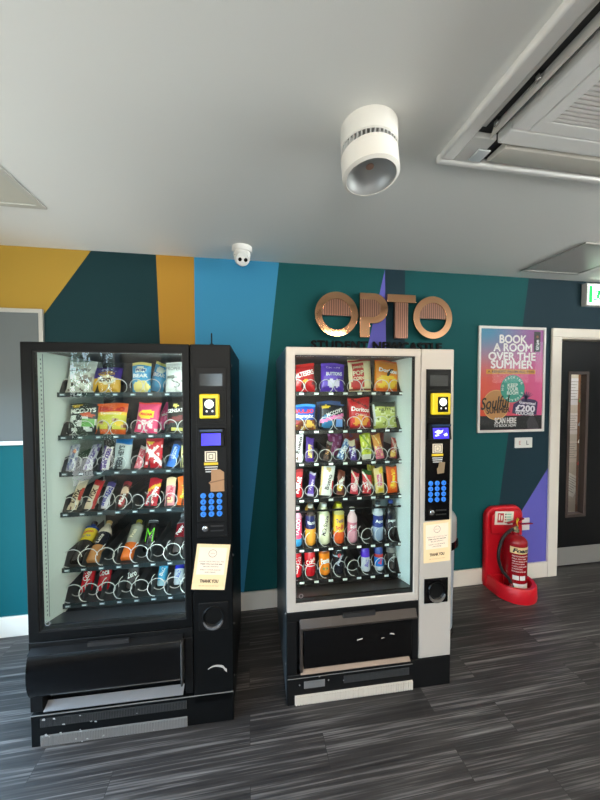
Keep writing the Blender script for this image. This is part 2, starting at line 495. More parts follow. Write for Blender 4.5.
QR_DARK = P((70, 66, 60), .6)
def make_machine(kind, M, label):
    L = kind == 'L'
    root = thing('vending_machine', label, 'vending machine', M, 'vending machines against the mural wall')
    mf = M_black if L else M_silver
    msd = M_black if L else M_side
    W_, D_, H_ = 0.906, 0.745, 1.845
    # cabinet
    b = MB()
    b.box(0, .026, .036, D_, .0, H_); b.box(.716, W_, .036, D_, .0, H_)
    b.box(.026, .716, .036, D_, 1.818, H_); b.box(.026, .716, .69, D_, 0, 1.818)
    b.box(.026, .716, .12, .69, .0, .47)
    b.box(.026, .716, .036, .12, .455, .50)
    build('cabinet', b, msd, root, bevel=.003)
    # liners
    b = MB()
    xl = .026 if L else .708
    b.box(xl, xl + .008, .04, .69, .47, 1.818)
    build('inner_side_wall', b, M_liner, root, smooth=0)
    b = MB(); xo = .708 if L else .026
    b.box(xo, xo + .008, .04, .69, .47, 1.818)
    b.box(.034, .708, .682, .69, .47, 1.818); b.box(.034, .708, .04, .682, .47, .478); b.box(.034, .708, .04, .682, 1.81, 1.818)
    build('inner_lining', b, mat('dark_liner_cool' if L else 'dark_liner_warm', (30, 38, 42) if L else (38, 32, 30), .5), root, smooth=0)
    # delivery chute slope inside
    b = MB().profile([(.05, .478), (.20, .478), (.20, .49), (.05, .535)], .036, .706)
    build('chute_sill', b, mat('chute_plastic' + kind, (46, 50, 58) if L else (34, 28, 26), .35), root)
    # LED light columns
    x = .692 if L else .040
    b = MB().box(x - .005, x + .005, .037, .042, .55, 1.80)
    build('light_strip', b, M_led, root, smooth=0)
    b = MB().box(.05, .69, .040, .052, 1.803, 1.809)
    build('light_strip', b, M_ledsoft, root, smooth=0)
    if L:
        b = MB().box(.034, .0365, .055, .110, .545, 1.80)
        for k in range(60): b.box(.0365, .0372, .072, .078, .56 + k * .0205, .568 + k * .0205, 1)
        b.box(.0365, .0372, .088, .092, .545, 1.80, 1)
        build('light_channel', b, [M_liner, P((120, 135, 140))], root, smooth=0)
    # door frame
    b = MB().ring(rect(.0, .716, .490, H_), rect(.046, .685, .535, 1.805), 0, .035)
    build('door_frame', b, mf, root, bevel=.004)
    b = MB().ring(rect(.046, .685, .535, 1.805), rect(.050, .681, .539, 1.801), .006, .032)
    build('glass_gasket', b, M_rubber, root, smooth=0)
    build('glass_pane', MB().box(.050, .681, .012, .016, .539, 1.801), M_glass, root, smooth=0)
    b = MB(); ang = [2 * PI * k / 20 for k in range(20)]
    b.ring([(.075 + .011 * math.cos(a), .566 + .011 * math.sin(a)) for a in ang], [(.075 + .0085 * math.cos(a), .566 + .0085 * math.sin(a)) for a in ang], .0112, .0119)
    build('ring_sticker', b, P((150, 152, 154)), root, smooth=0)
    # control column
    cz0 = .105 if L else .165
    build('control_column', MB().box(.719, W_, 0, .035, cz0, H_), mf, root, bevel=.004)
    cp = build('control_panel', MB().box(.745, .886, -.007, 0, .925, 1.738), M_blackmatt if L else M_blackgloss, root, bevel=.002)
    build('info_window', MB().box(.763, .868, -.0085, -.007, 1.648, 1.708), mat('smoked_window', (38, 40, 40), .12), cp, bevel=.001)
    b = MB().box(.757, .876, -.0095, -.007, 1.478, 1.628) if L else MB().box(.757, .876, -.0085, -.007, 1.478, 1.628)
    build('reader_recess', b, M_blackmatt, cp, bevel=.002)
    # yellow card reader
    cr = build('card_reader', MB().box(.765, .856 if L else .868, -.036, -.0085, 1.497, 1.612), mat('yellow_plastic', (238, 208, 20), .35), root, bevel=.007)
    rc = .811 if L else .823
    build('reader_face', MB().box(rc - .030, rc + .028, -.0375, -.036, 1.512, 1.592), M_blackgloss, cr, bevel=.002)
    b = MB(); disc(b, rc - .001, 1.565, .0205, -.0379)
    build('contactless_light', b, mat('reader_glow', (255, 255, 255), .4, emit=(225, 255, 225), estr=1.6), cr, smooth=0)
    b = MB(); disc(b, rc - .012, 1.532, .005, -.0379, 10); disc(b, rc + .014, 1.532, .005, -.0379, 10)
    build('reader_symbols', b, M_whiteprint, cr, smooth=0)
    # display wedge
    dh = MB().profile([(-.007, 1.362), (-.034, 1.366), (-.024, 1.432), (-.030, 1.446), (-.007, 1.450)], .757, .876)
    dho = build('display_housing', dh, M_blackmatt, root, bevel=.002)
    b = MB(); quad(b, rect(0, .088, 0, .056), 0)
    tilt = math.degrees(math.atan2(.010, .066))
    build('display_screen', b, mat('lcd_blue', (40, 30, 160), .2, emit=(58, 40, 240), estr=1.3), dho, smooth=0, M=T((.772, -.0340, 1.372)) @ Rx(-tilt))
    b = MB()
    quad(b, [(.008, .034), (.030, .046), (.046, .040), (.058, .046), (.050, .030), (.030, .024)], 0); quad(b, [(.058, .022), (.078, .030), (.080, .016), (.064, .012)], 0); quad(b, [(.012, .012), (.034, .016), (.030, .022), (.010, .020)], 0)
    build('display_glow_patches', b, mat('lcd_text', (230, 230, 255), .3, emit=(190, 195, 255), estr=2.0), dho, smooth=0, M=T((.772, -.0347, 1.372)) @ Rx(-tilt)) if not L else None
    build('display_lip', MB().box(.765, .868, -.0315, -.030, 1.436, 1.446), mat('blue_trim', (20, 52, 90), .3), dho, smooth=0)
    # sticker
    b = MB(); b.box(.783, .840, -.0078, -.007, 1.290, 1.340); b.box(.779, .844, -.0078, -.007, 1.274, 1.286, 1)
    b.ring(rect(.789, .834, 1.294, 1.336), rect(.793, .830, 1.298, 1.332), -.0082, -.0078, 2)
    b.ring(rect(.801, .822, 1.304, 1.325), rect(.804, .819, 1.307, 1.322), -.0082, -.0078, 2)
    for k in range(3): b.box(.782 + .002 * k, .842 - .002 * k, -.0078, -.007, 1.262 - .011 * k, 1.267 - .011 * k, 3)
    build('payment_sticker', b, [P((232, 218, 196), .5), P((225, 190, 40), .5), QR_DARK, P((200, 200, 200), .5)], root, smooth=0)
    # brown tape over the slot
    if L:
        b = MB(); quad(b, [(.808, 1.146), (.872, 1.146), (.872, 1.238), (.852, 1.252), (.812, 1.252), (.812, 1.200), (.800, 1.190), (.808, 1.180)], -.0085)
        quad(b, [(.800, 1.186), (.872, 1.200), (.872, 1.206), (.800, 1.192)], -.0095, 1)
        build('tape_patch', b, [P((160, 122, 88), .6), P((120, 88, 62), .6)], root, smooth=0)
    else:
        b = MB(); quad(b, [(.812, 1.178), (.850, 1.182), (.856, 1.240), (.822, 1.244), (.816, 1.214), (.808, 1.206)], -.0085)
        build('tape_patch', b, P((132, 112, 86), .6), root, smooth=0)
    # keypad
    mk = mat('key_blue', (44, 120, 215), .35, emit=(40, 120, 230), estr=.25)
    syms = ['1', '2', '3', '4', '5', '6', '7', '8', '9', 'C', '0', 'E']
    for k in range(12):
        kx = .774 + .0375 * (k % 3); kz = 1.128 - .0295 * (k // 3)
        b = MB().lathe([(.0132, 0), (.0132, .003), (.011, .005)], 16, M=T((kx, -.007, kz)) @ Rx(90))
        text_into(b, syms[k], kx, kz, h=.011, y=-.0124, mi=1, bold=.01)
        build('key', b, [mk, P((14, 40, 90), .4)], cp)
    # lock + slot
    b = MB().lathe([(.0135, 0), (.0135, .006), (.010, .008)], 18, M=T((.782, -.007, .970)) @ Rx(90)); b.box(.7805, .7835, -.0155, -.0148, .964, .976, 1)
    build('lock', b, [M_chrome, M_ink], cp)
    b = MB().box(.806, .866, -.009, -.007, .976, .984); b.box(.806, .866, -.009, -.007, .954, .960)
    build('coin_slot', b, M_ink if L else mat('dark_grey_plastic', (34, 34, 34), .3), cp, smooth=0)
    if L:
        for rz_ in (.925, .998, 1.462): build('panel_ridge', MB().box(.745, .886, -.011, -.007, rz_, rz_ + .004), M_black, cp)
    # coin return cup
    cz = .540
    cc = build('coin_cup', MB().box(.746, .884, -.006, 0, .470, .606), M_blackmatt if L else M_blackgloss, root, bevel=.003)
    rm = M_blackgloss if L else mat('pewter_rim', (110, 106, 102), .35, .6)
    b = MB().lathe([(.042, .004), (.048, .000), (.051, .006), (.048, .010), (.042, .008), (.039, .004)], 32, M=T((.815, -.004, cz)) @ Rx(90))
    build('cup_rim', b, M_black if L else M_blackgloss, cc)
    b = MB().lathe([(.040, .004), (.036, .0022), (.020, .0016), (0.0002, .0015)], 28, M=T((.815, -.005, cz)) @ Rx(90))
    build('cup_hollow', b, mat('dark_hollow', (6, 6, 6), .6, spec=.15), cc)
    b = MB()
    a0, a1 = (PI * 1.08, PI * 1.92)
    pts = [(.815 + .046 * math.cos(a0 + (a1 - a0) * k / 14), -.016, cz - .008 + .046 * math.sin(a0 + (a1 - a0) * k / 14)) for k in range(15)]
    b.tube(pts, [.003 + .006 * math.sin(PI * k / 14) for k in range(15)], 8)
    build('cup_lip', b, mat('grey_lip', (88, 86, 86), .3, .4) if L else rm, cc)
    if L:
        b = MB()
        pts = [(.785 + .009 * k, .268 + .016 * math.sin(PI * (k / 11.0) ** .8) + (.006 if k < 9 else -.004 * (k - 8))) for k in range(11)]
        low = [(x, z - .003 - .0012 * i) for i, (x, z) in enumerate(pts)]
        b.prism(low + pts[::-1], -.0012, 0)
        build('peeled_mark', b, P((170, 165, 160), .5), root, smooth=0)
    # lower front: recess panel, flap, lip
    b = MB()
    b.box(.0, .716, .0, .036, .440, .488)                                       # band under the door
    b.box(.0, .052, .0, .036, .165, .440); b.box(.680, .716, .0, .036, .165, .440)
    b.box(.052, .680, .06, .12, .165, .440)
    build('delivery_surround', b, M_blackmatt, root, bevel=.002)
    if L:
        pr = []
        for k in range(15):
            a = PI * (0.02 + .96 * k / 14)
            pr.append((.012 - .046 * math.sin(a) ** .75, .346 + .110 * math.cos(a)))
        b = MB().profile(pr[::-1], .004, .674)
        fl = build('delivery_flap', b, M_blackgloss, root, bevel=.004)
        b = MB().profile([(-.030, .452), (-.024, .446), (.010, .462), (.010, .470)], .01, .672)
        build('flap_ledge', b, M_blackmatt, fl, bevel=.001)
        b = MB().box(.666, .6745, -.038, .01, .236, .440)
        build('flap_end_plate', b, mat('dark_grey_end', (60, 60, 60), .3), fl, bevel=.002)
        b = MB().box(.255, .432, -.018, -.006, .452, .476)
        build('flap_slot', b, M_ink, root, smooth=0)
        b = MB().profile([(-.004, .166), (-.002, .162), (.035, .180), (.035, .184)], .055, .668)
        build('chute_lip', b, mat('worn_steel', (150, 150, 152), .4, .6, tint=.1, bscale=40), root)
    else:
        b = MB().profile([(-.004, .190), (-.014, .200), (-.016, .415), (-.006, .440), (.02, .440), (.02, .190)], .085, .672)
        fl = build('delivery_flap', b, M_blackgloss, root, bevel=.004)
        b = MB().profile([(-.018, .402), (-.020, .414), (.0, .452), (.02, .452), (.02, .402)], .066, .700)
        build('flap_ledge', b, mat('bronze_grey', (58, 51, 47), .3, .3), fl, bevel=.003)
        b = MB().box(.066, .080, -.018, .02, .185, .405)
        build('flap_end_plate', b, mat('bronze_grey', (58, 51, 47), .3, .3), fl, bevel=.002)
        b = MB().box(.292, .466, -.016, -.004, .446, .468)
        build('flap_slot', b, M_ink, root, smooth=0)
        b = MB().profile([(-.022, .178), (-.020, .174), (.045, .218), (.045, .222)], .068, .662)
        build('chute_lip', b, mat('worn_bronze', (150, 132, 118), .4, .4), root)
        b = MB(); quad(b, [(.365, .318), (.395, .325), (.396, .331), (.367, .326)], -.0168); quad(b, [(.545, .335), (.575, .330), (.566, .338), (.548, .341)], -.0168); quad(b, [(.50, .315), (.515, .318), (.515, .321), (.50, .319)], -.0168)
        build('scuff_marks', b, P((190, 182, 175), .6), fl, smooth=0)
    # plinth with grilles
    pz = .150 if L else .160
    b = MB(); b.box(0, W_, 0, .036, 0, pz); 
    pl = build('plinth', b, M_black if L else M_blackmatt, root, bevel=.003)
    b = MB()
    if L:
        b.box(.04, .684, -.003, .0, .093, .132)
        for k in range(92): b.box(.043 + k * .007, .0465 + k * .007, -.006, -.003, .095, .130)
        build('vent_grille', b, mat('scuffed_black', (44, 45, 46), .45, tint=.2, bscale=30), pl, smooth=0)
        b = MB(); b.box(.04, .686, -.003, .0, .004, .052)
        for k in range(92): b.box(.043 + k * .007, .0465 + k * .007, -.007, -.003, .006, .050)
        build('vent_grille', b, mat('dusty_grey_mesh', (118, 116, 114), .7), pl, smooth=0)
        sp = MB()
        for k in range(26):
            x, z = .045 + rnd.random() ** 1.6 * .5, rnd.choice([.012, .055, .058, .098, .13]) + rnd.uniform(-.008, .01)
            s = rnd.uniform(.002, .007)
            quad(sp, [(x, z), (x + s * 2, z - s * .3), (x + s * 1.5, z + s), (x + .2 * s, z + s * .8)], -.0078)
        build('paint_chips', sp, P((170, 168, 165), .7), pl, smooth=0)
        b = MB().box(.0, W_, -.002, .0, .146, .150)
        build('plinth_seam', b, mat('worn_edge', (110, 108, 105), .5), pl, smooth=0)
    else:
        b.box(.30, .665, -.002, 0, .085, .125)
        for k in range(52): b.box(.303 + k * .007, .3065 + k * .007, -.004, -.002, .087, .123)
        build('vent_grille', b, mat('scuffed_black', (44, 45, 46), .45, tint=.2, bscale=30), pl, smooth=0)
        b = MB(); b.box(.04, .684, -.003, .0, .004, .052)
        for k in range(46): b.box(.043 + k * .014, .053 + k * .014, -.010, -.003, .006, .050)
        build('vent_grille', b, mat('cream_mesh', (196, 186, 172), .7), pl, smooth=0)
        b = MB(); b.box(.088, .198, -.003, 0, .085, .121)
        for k in range(15): b.box(.090 + k * .0072, .0945 + k * .0072, -.006, -.003, .087, .119)
        build('vent_grille', b, mat('grey_mesh', (112, 110, 108), .6), pl, smooth=0)
        b = MB()
        for x, z in ((.065, .105), (.218, .112), (.30, .10), (.17, .138)): b.lathe([(.004, 0), (.003, .002)], 10, M=T((x, 0, z)) @ Rx(90))
        build('screws', b, M_steel, pl)
        b = MB().box(.0, .684, -.0015, .0, .140, .143)
        build('plinth_seam', b, mat('worn_edge', (110, 108, 105), .5), pl, smooth=0)
    # small rivets down the left edge of the cabinet
    for z in (.18, .45, .8, 1.15, 1.5, 1.75):
        for xx, an in ((0, -90), (W_, 90)): build('rivet', MB().lathe([(.006, 0), (.004, .003)], 10, M=T((xx, .055, z)) @ Ry(an)), M_steel, root)
    if L:
        b = MB().tube([(.806, .10, H_), (.806, .10, H_ + .07)], .0035, 8); b.lathe([(.012, 0), (.012, .012), (.006, .018)], 14, M=T((.806, .10, H_)))
        build('antenna', b, M_blackmatt, root)
    # shelves
    x0, x1 = .036, .706
    mt = mat('shelf_tray_cool', (40, 46, 50), .4) if L else mat('shelf_tray_dark', (24, 22, 22), .4)
    ml = mat('shelf_lip_cool', (30, 40, 45), .25) if L else mat('shelf_lip_dark', (22, 21, 21), .25)
    for r, z in enumerate(SHELF):
        b = MB()
        b.box(x0, x1, SY, .66, z - .006, z, 0)
        b.box(x0, x1, SY - .006, SY, z - .014, z + .010, 1)
        nd = 4 if r < 2 else 8
        for k in range(nd + 1):
            xx = x0 + (x1 - x0) * k / nd
            xx = min(max(xx, x0 + .001), x1 - .001)
            hh = .055 if 0 < k < nd else .075
            b.prism([], 0, 0) if False else b.profile([(SY + .006, z), (SY + .05, z + hh), (.65, z + hh), (.65, z)][::1], xx - .001, xx + .001, 0)
        sh = build('shelf', b, [mt, ml], root, smooth=0)
        for k in range(8):
            cx = .030 + .085 * (k + .5) + (-.018 if L else .012)
            if L and k == 0: cx += .006
            if r < 2:
                spiral(sh, cx + (.003 if k % 2 == 0 else -.003), z, .0375, 1 if k % 2 == 0 else -1)
            elif r < 4:
                spiral(sh, cx, z, .0350, 1)
            else:
                spiral(sh, cx, z, .0400, -1)
            wide = .026
            tb = MB(); tb.box(-wide / 2, wide / 2, -.0015, 0, -.006, .006)
            if L: tb.box(-.010, .008, -.002, -.0015, -.003, .003, 1)
            mtg = [P((226, 226, 224), .5) if not L else P((88, 100, 108), .5), P((205, 215, 225), .5)]
            if not L or True:
                build('price_tag', tb, mtg, sh, smooth=0, M=T((cx + .022 if not L else cx, SY - .006, z - .002)))
        if not L and r == 4:
            build('retaining_rail', MB().tube([(x0, SY + .004, z + .222), (x1, SY + .004, z + .222)], .006, 8), M_blackmatt, sh)
    return root

ML = rot_place(-.985, 1.585, -.028)
MR = rot_place(.189, 1.583, -.023)
make_machine('L', ML, 'tall black snack vending machine at left with worn grilles and curved flap')
make_machine('R', MR, 'silver framed snack vending machine under the copper wall sign')

# taped notices: things of their own
for Mm, quadpts, lb in ((ML, [(.712, .677), (.867, .661), (.898, .881), (.743, .896)], 'cream paper notice taped askew on the black vending machine'),
                        (MR, [(.742, .692), (.895, .698), (.895, .926), (.739, .914)], 'cream paper notice taped straight on the silver vending machine')):
    (ax, az), (bx_, bz), (cx_, cz_), (dx_, dz_) = quadpts
    def S(u, v, yy):
        return ((1 - u) * (1 - v) * ax + u * (1 - v) * bx_ + u * v * cx_ + (1 - u) * v * dx_, yy, (1 - u) * (1 - v) * az + u * (1 - v) * bz + u * v * cz_ + (1 - u) * v * dz_)
    ox, oz = (ax + bx_) / 2, (az + bz) / 2
    b = MB()
    f = [S(0, 0, -.0025), S(1, 0, -.0025), S(1, 1, -.0025), S(0, 1, -.0025)]; k = [(x, 0, z) for x, y, z in f]
    b.add(f + k, [(0, 1, 2, 3), (7, 6, 5, 4), (0, 4, 5, 1), (1, 5, 6, 2), (2, 6, 7, 3), (3, 7, 4, 0)])
    b.add([S(.08, .33, -.0027), S(.92, .33, -.0027), S(.92, .93, -.0027), S(.08, .93, -.0027)], [(0, 1, 2, 3)], 1)
    n = build('paper_notice', b, [M_paper, M_papin], smooth=0, M=Mm)
    tag(n, lb, 'notice', 'paper notices on the vending machines')
    tb = MB()
    for s, u, v, w, h, bd in (('PLEASE CHECK THAT ALL THE', .5, .62, .74, .026, .0), ('ITEMS YOU PAY FOR ARE', .5, .565, .66, .026, .03), ('BEFORE VENDING', .5, .51, .46, .026, .0),
                              ('ENJOY YOUR SNACK', .5, .435, .62, .028, .01), ('AND DRINK', .5, .385, .34, .026, .0), ('THANK YOU', .5, .19, .56, .075, .05), ('ASK THE TEAM FOR ANY HELP', .5, .085, .6, .014, .0)):
        text_into(tb, s, u, v, w=w, h=h, bold=bd, surf=lambda x, z: S(x, z, -.0029))
    nn = 24
    for q in range(nn):
        a, a2 = 2 * PI * q / nn, 2 * PI * (q + 1) / nn
        tb.add([S(.5 + .125 * math.cos(a), .80 + .085 * math.sin(a), -.0029), S(.5 + .125 * math.cos(a2), .80 + .085 * math.sin(a2), -.0029), S(.5 + .113 * math.cos(a2), .80 + .077 * math.sin(a2), -.0029), S(.5 + .113 * math.cos(a), .80 + .077 * math.sin(a), -.0029)], [(0, 1, 2, 3)])
    text_into(tb, 'OPTO', .5, .80, w=.13, h=.022, bold=.0, surf=lambda x, z: S(x, z, -.0029))
    build('lettering', tb, P((70, 52, 40), .7), n, smooth=0)

# ------------------------------------------------------------------ stock
ORD = ['first', 'second', 'third', 'fourth', 'fifth', 'sixth', 'seventh', 'eighth', 'ninth']
SHN = ['top', 'second', 'third', 'fourth', 'fifth', 'bottom']

def pack_mesh(w, h, t, cols, zones, seed, crimp=True):
    """pillow pack, base at z=0, front towards -y; zones paint (u,v) regions"""
    r = random.Random(seed)
    nx, nz = 14, 20
    ph = [r.uniform(0, 6.3) for _ in range(6)]
    sl = .055
    def th(u, v):
        e = max(0.0, 1 - abs(2 * u - 1) ** 3.0) ** .6
        vv = min(max((v - sl) / (1 - 2 * sl), 0), 1)
        f = max(0.0, 1 - abs(2 * vv - 1) ** 2.6) ** .7
        wr = .10 * math.sin(9 * u + 7 * v + ph[0]) * f + .08 * math.sin(17 * v - 6 * u + ph[1]) * f + .10 * math.sin(26 * u + ph[3]) * (1 - f) * min(1, 6 * vv * (1 - vv) + .15)
        return t / 2 * (e * f * (1 + wr)) + .0008
    def pos(u, v, side):
        pinch = 1 - .05 * math.sin(PI * min(max(v, 0), 1)) + .012 * math.sin(11 * v + ph[2])
        x = (u - .5) * w * pinch
        z = v * h + (.004 * math.sin(5 * u + ph[4]) if v > .5 else 0)
        return (x, side * th(u, v), z)
    mb = MB()
    vs = []
    for s in (-1, 1):
        for j in range(nz + 1):
            for i in range(nx + 1):
                vs.append(pos(i / nx, j / nz, s))
    fs = []; ms = []
    K = (nx + 1) * (nz + 1)
    for j in range(nz):
        for i in range(nx):
            u, v = (i + .5) / nx, (j + .5) / nz
            mi = 0
            for q, zn in enumerate(zones):
                k = zn[0]; hit = False
                if k == 'b': hit = zn[1] <= v <= zn[2]
                elif k == 'e': hit = ((u - zn[1]) / zn[3]) ** 2 + ((v - zn[2]) / zn[4]) ** 2 <= 1
                elif k == 'r': hit = zn[1] <= u <= zn[2] and zn[3] <= v <= zn[4]
                elif k == 'd': hit = zn[1] <= v + zn[3] * (u - .5) <= zn[2]
                elif k == 'n': hit = (math.sin(13 * u + ph[0] + 3 * v) * math.sin(15 * v + ph[1] - 2 * u)) > zn[1] and zn[2] <= v <= zn[3]
                if hit: mi = zn[-1]
            a = j * (nx + 1) + i
            fs.append((a, a + 1, a + nx + 2, a + nx + 1)); ms.append(mi)
            a += K
            fs.append((a, a + nx + 1, a + nx + 2, a + 1)); ms.append(mi if v > .93 or v < .06 else 0)
    for j in range(nz):
        for i in (0, nx):
            a = j * (nx + 1) + i; b2 = a + nx + 1
            fs.append((a, b2, b2 + K, a + K) if i == 0 else (a, a + K, b2 + K, b2)); ms.append(0)
    for j in (0, nz):
        for i in range(nx):
            a = j * (nx + 1) + i
            fs.append((a, a + K, a + 1 + K, a + 1) if j == 0 else (a, a + 1, a + 1 + K, a + K)); ms.append(0)
    mb.add(vs, fs, ms)
    def surf(x, z):
        u = min(max(x / w + .5, .02), .98); v = min(max(z / h, .02), .98)
        return (x, -th(u, v) - .0014, z)
    return mb, surf

def place(Mm, x, y, z, lean, roll, yaw=0):
    return Mm @ T((x, y, z)) @ Rz(yaw) @ Rx(-lean) @ Ry(roll)

SEED = [0]
def pack(Mm, x, z, w, h, t, cols, zones, texts, label, cat, group, lean=8, roll=0, y=None, name='snack_pack', yaw=0, rough=.28):
    SEED[0] += 1
    mb, surf = pack_mesh(w, h, t, cols, zones, SEED[0])
    yy = (SY + .035 + t / 2) if y is None else y
    lift = .002 + w / 2 * abs(math.sin(math.radians(roll))) + .002 * math.sin(math.radians(lean))
    o = build(name, mb, [P(c, rough) for c in cols], smooth=60, M=None)
    o.matrix_world = place(Mm, x, yy, z + lift, lean, roll, yaw)
    tag(o, label, cat, group)
    by = {}
    for s, u, v, wf, hf, c, rot, bd in texts:
        by.setdefault(c, []).append((s, u, v, wf, hf, rot, bd))
    for c, its in by.items():
        tb = MB()
        for s, u, v, wf, hf, rot, bd in its:
            text_into(tb, s, (u - .5) * w, v * h, w=wf * w if abs(rot) < 60 else wf * h, h=hf * h if abs(rot) < 60 else hf * w, surf=surf, rot=rot, bold=bd)
        build('lettering', tb, P(c, rough), o, smooth=0)
    return o

def revolved(Mm, x, z, prof, cols, texts, label, cat, group, name, lean=0, roll=0, y=None, cap=None, yaw=0, trans=None, spin=0):
    """bottle or can; prof (r,z,mat)"""
    rmax = max(p[0] for p in prof)
    mb = MB().lathe(prof, 24)
    ms = [P(c, .2) if not (trans and i in trans) else trans[i] for i, c in enumerate(cols)]
    o = build(name, mb, ms, smooth=50)
    yy = (SY + .032 + rmax) if y is None else y
    lift = .002 + rmax * abs(math.sin(math.radians(roll))) + rmax * math.sin(math.radians(lean)) * .0
    o.matrix_world = place(Mm, x, yy, z + lift, lean, roll, yaw)
    tag(o, label, cat, group)
    by = {}
    for s, zc, ww, hh, c, rot, bd in texts: by.setdefault(c, []).append((s, zc, ww, hh, rot, bd))
    def surf(px, pz):
        rr = rmax
        for a, b2 in zip(prof, prof[1:]):
            if a[1] <= pz <= b2[1] and b2[1] > a[1]:
                rr = a[0] + (b2[0] - a[0]) * (pz - a[1]) / (b2[1] - a[1])
        rr += .0012
        an = px / rmax + math.radians(spin)
        return (rr * math.sin(an), -rr * math.cos(an), pz)
    for c, its in by.items():
        tb = MB()
        for s, zc, ww, hh, rot, bd in its: text_into(tb, s, 0, zc, w=ww, h=hh, surf=surf, rot=rot, bold=bd)
        build('lettering', tb, P(c, .3), o, smooth=0)
    if cap:
        c, r0, z0, z1 = cap
        build('cap', MB().lathe([(r0, z0), (r0, z1 - .002), (r0 - .002, z1)], 16), P(c, .35), o)
    return o

def bottle_prof(h, r, zl0, zl1, neck=.013):
    """body 0 below, label 1, upper 2"""
    return [(r * .8, 0, 0), (r, .008, 0), (r, h * zl0 - .004, 0), (r * .95, h * zl0, 1), (r * .96, h * (zl0 + zl1) / 2, 1), (r * .95, h * zl1, 2), (r, h * zl1 + .006, 2), (r * .92, h * .74, 2), (r * .62, h * .83, 2), (neck, h * .90, 2), (neck, h * .965, 2)]

def can_prof(h, r, bands):
    """bands: list of (z fraction, mat) ascending from 0"""
    p = [(r * .78, 0, 0), (r * .82, .002, 0)]
    top = bands[0][1]
    pr = [(r * .80, 0, bands[0][1]), (r, .012, bands[0][1])]
    for f, m in bands[1:]:
        pr.append((r, h * f, m))
    last = bands[-1][1]
    pr += [(r, h - .014, last), (r * .86, h - .003, 9), (r * .86, h, 9), (r * .80, h - .001, 9), (r * .80, h - .004, 9), (0.0001, h - .004, 9)]
    return pr

WHT = (240, 240, 238); BLK = (18, 18, 20)
def colx(c): return .030 + .085 * c

def stock(mname, Mm, r, items):
    """items: dicts in left-to-right order"""
    n = 0
    z = SHELF[r]
    for it in items:
        kind = it['k']
        where = '%s from left on %s shelf, %s machine' % (ORD[n], SHN[r], mname)
        if it.get('behind'):
            label = '%s, on %s shelf, %s machine' % (it['d'], SHN[r], mname)
        else:
            label = '%s, %s' % (it['d'], where); n += 1
        x = colx(it['c'] + (min(.22, .04 * it['c'] + .02) if mname == 'silver' else it.get('dc', -.25 if r in (2, 3) else 0)))
        g = {'p': 'snack packs', 'b': 'bottles', 'c': 'cans'}[kind] + ' on the %s shelf of the %s machine' % (SHN[r], mname)
        if kind == 'p':
            pack(Mm, x, z, it['w'], it['h'], it.get('t', .03), it['cols'], it.get('z', []), it.get('txt', []), label, it.get('cat', 'snack'), g, it.get('lean', 8), it.get('roll', 0), it.get('y'), it.get('name', 'snack_pack'), it.get('yaw', 0))
        elif kind == 'b':
            revolved(Mm, x, z, bottle_prof(it['h'], it.get('r', .032), *it.get('lab', (.28, .66))), it['cols'], it.get('txt', []), label, 'bottle', g, 'drink_bottle', it.get('lean', 0), it.get('roll', 0), it.get('y'), (it['cap'], .0165, it['h'] * .925, it['h']), spin=it.get('spin', 0))
        else:
            cols = list(it['cols']); 
            while len(cols) < 9: cols.append(cols[0])
            cols.append((196, 196, 198))
            revolved(Mm, x, z, can_prof(it['h'], it.get('r', .029), it['bands']), cols, it.get('txt', []), label, 'can', g, 'drink_can', it.get('lean', 0), it.get('roll', 0), it.get('y'), spin=it.get('spin', 0))

# ---- silver machine
S_ = 'silver'
stock(S_, MR, 0, [
    dict(k='p', c=1.02, w=.155, h=.168, t=.045, d='red sweet bag with white lettering', cols=[(196, 16, 26), (226, 40, 40), (236, 190, 60), (120, 10, 18)], z=[('b', .92, 1, 1), ('e', .25, .78, .2, .1, 1), ('n', .55, .08, .4, 3), ('e', .62, .38, .09, .06, 2)],
         txt=[('MALTESERS', .52, .62, .86, .17, WHT, 14, .03)], lean=6, roll=-2, cat='sweets'),
    dict(k='p', c=3.0, w=.145, h=.172, t=.045, d='purple chocolate bag with wavy top', cols=[(84, 46, 176), (110, 74, 205), (230, 220, 240), (60, 30, 130)], z=[('b', .90, 1, 1), ('n', .6, .1, .5, 3), ('e', .42, .30, .16, .15, 2), ('e', .68, .30, .13, .14, 2)],
         txt=[('Cadbury', .5, .84, .6, .09, (225, 215, 240), 3, .01), ('BUTTONS', .54, .62, .66, .12, WHT, 2, .03)], lean=6, roll=3, cat='chocolate'),
    dict(k='p', c=5.0, w=.145, h=.205, t=.045, d='tall cream and red popcorn bag', cols=[(232, 212, 168), (192, 40, 36), (126, 50, 30)], z=[('r', .12, .66, .30, .84, 1), ('b', .90, .96, 1), ('e', .35, .22, .28, .14, 1), ('b', .03, .12, 2)],
         txt=[('JIMMYS', .40, .72, .46, .09, (240, 222, 180), 4, .03), ('POP', .40, .56, .46, .14, (240, 226, 190), 6, .03), ('CORN', .40, .40, .44, .1, (240, 226, 190), 4, .03)], lean=5, roll=-2, cat='popcorn'),
    dict(k='p', c=6.85, w=.155, h=.19, t=.045, d='orange crisp bag with black triangle', cols=[(238, 140, 24), (244, 196, 40), (226, 96, 20), (24, 20, 24)], z=[('b', .93, 1, 2), ('e', .5, .3, .45, .22, 1), ('n', .5, .1, .45, 0), ('b', .0, .09, 2)],
         txt=[('V', .5, .60, .5, .22, BLK, 4, .05), ('Doritos', .52, .66, .74, .13, WHT, -6, .04)], lean=6, roll=4, cat='crisps'),
])
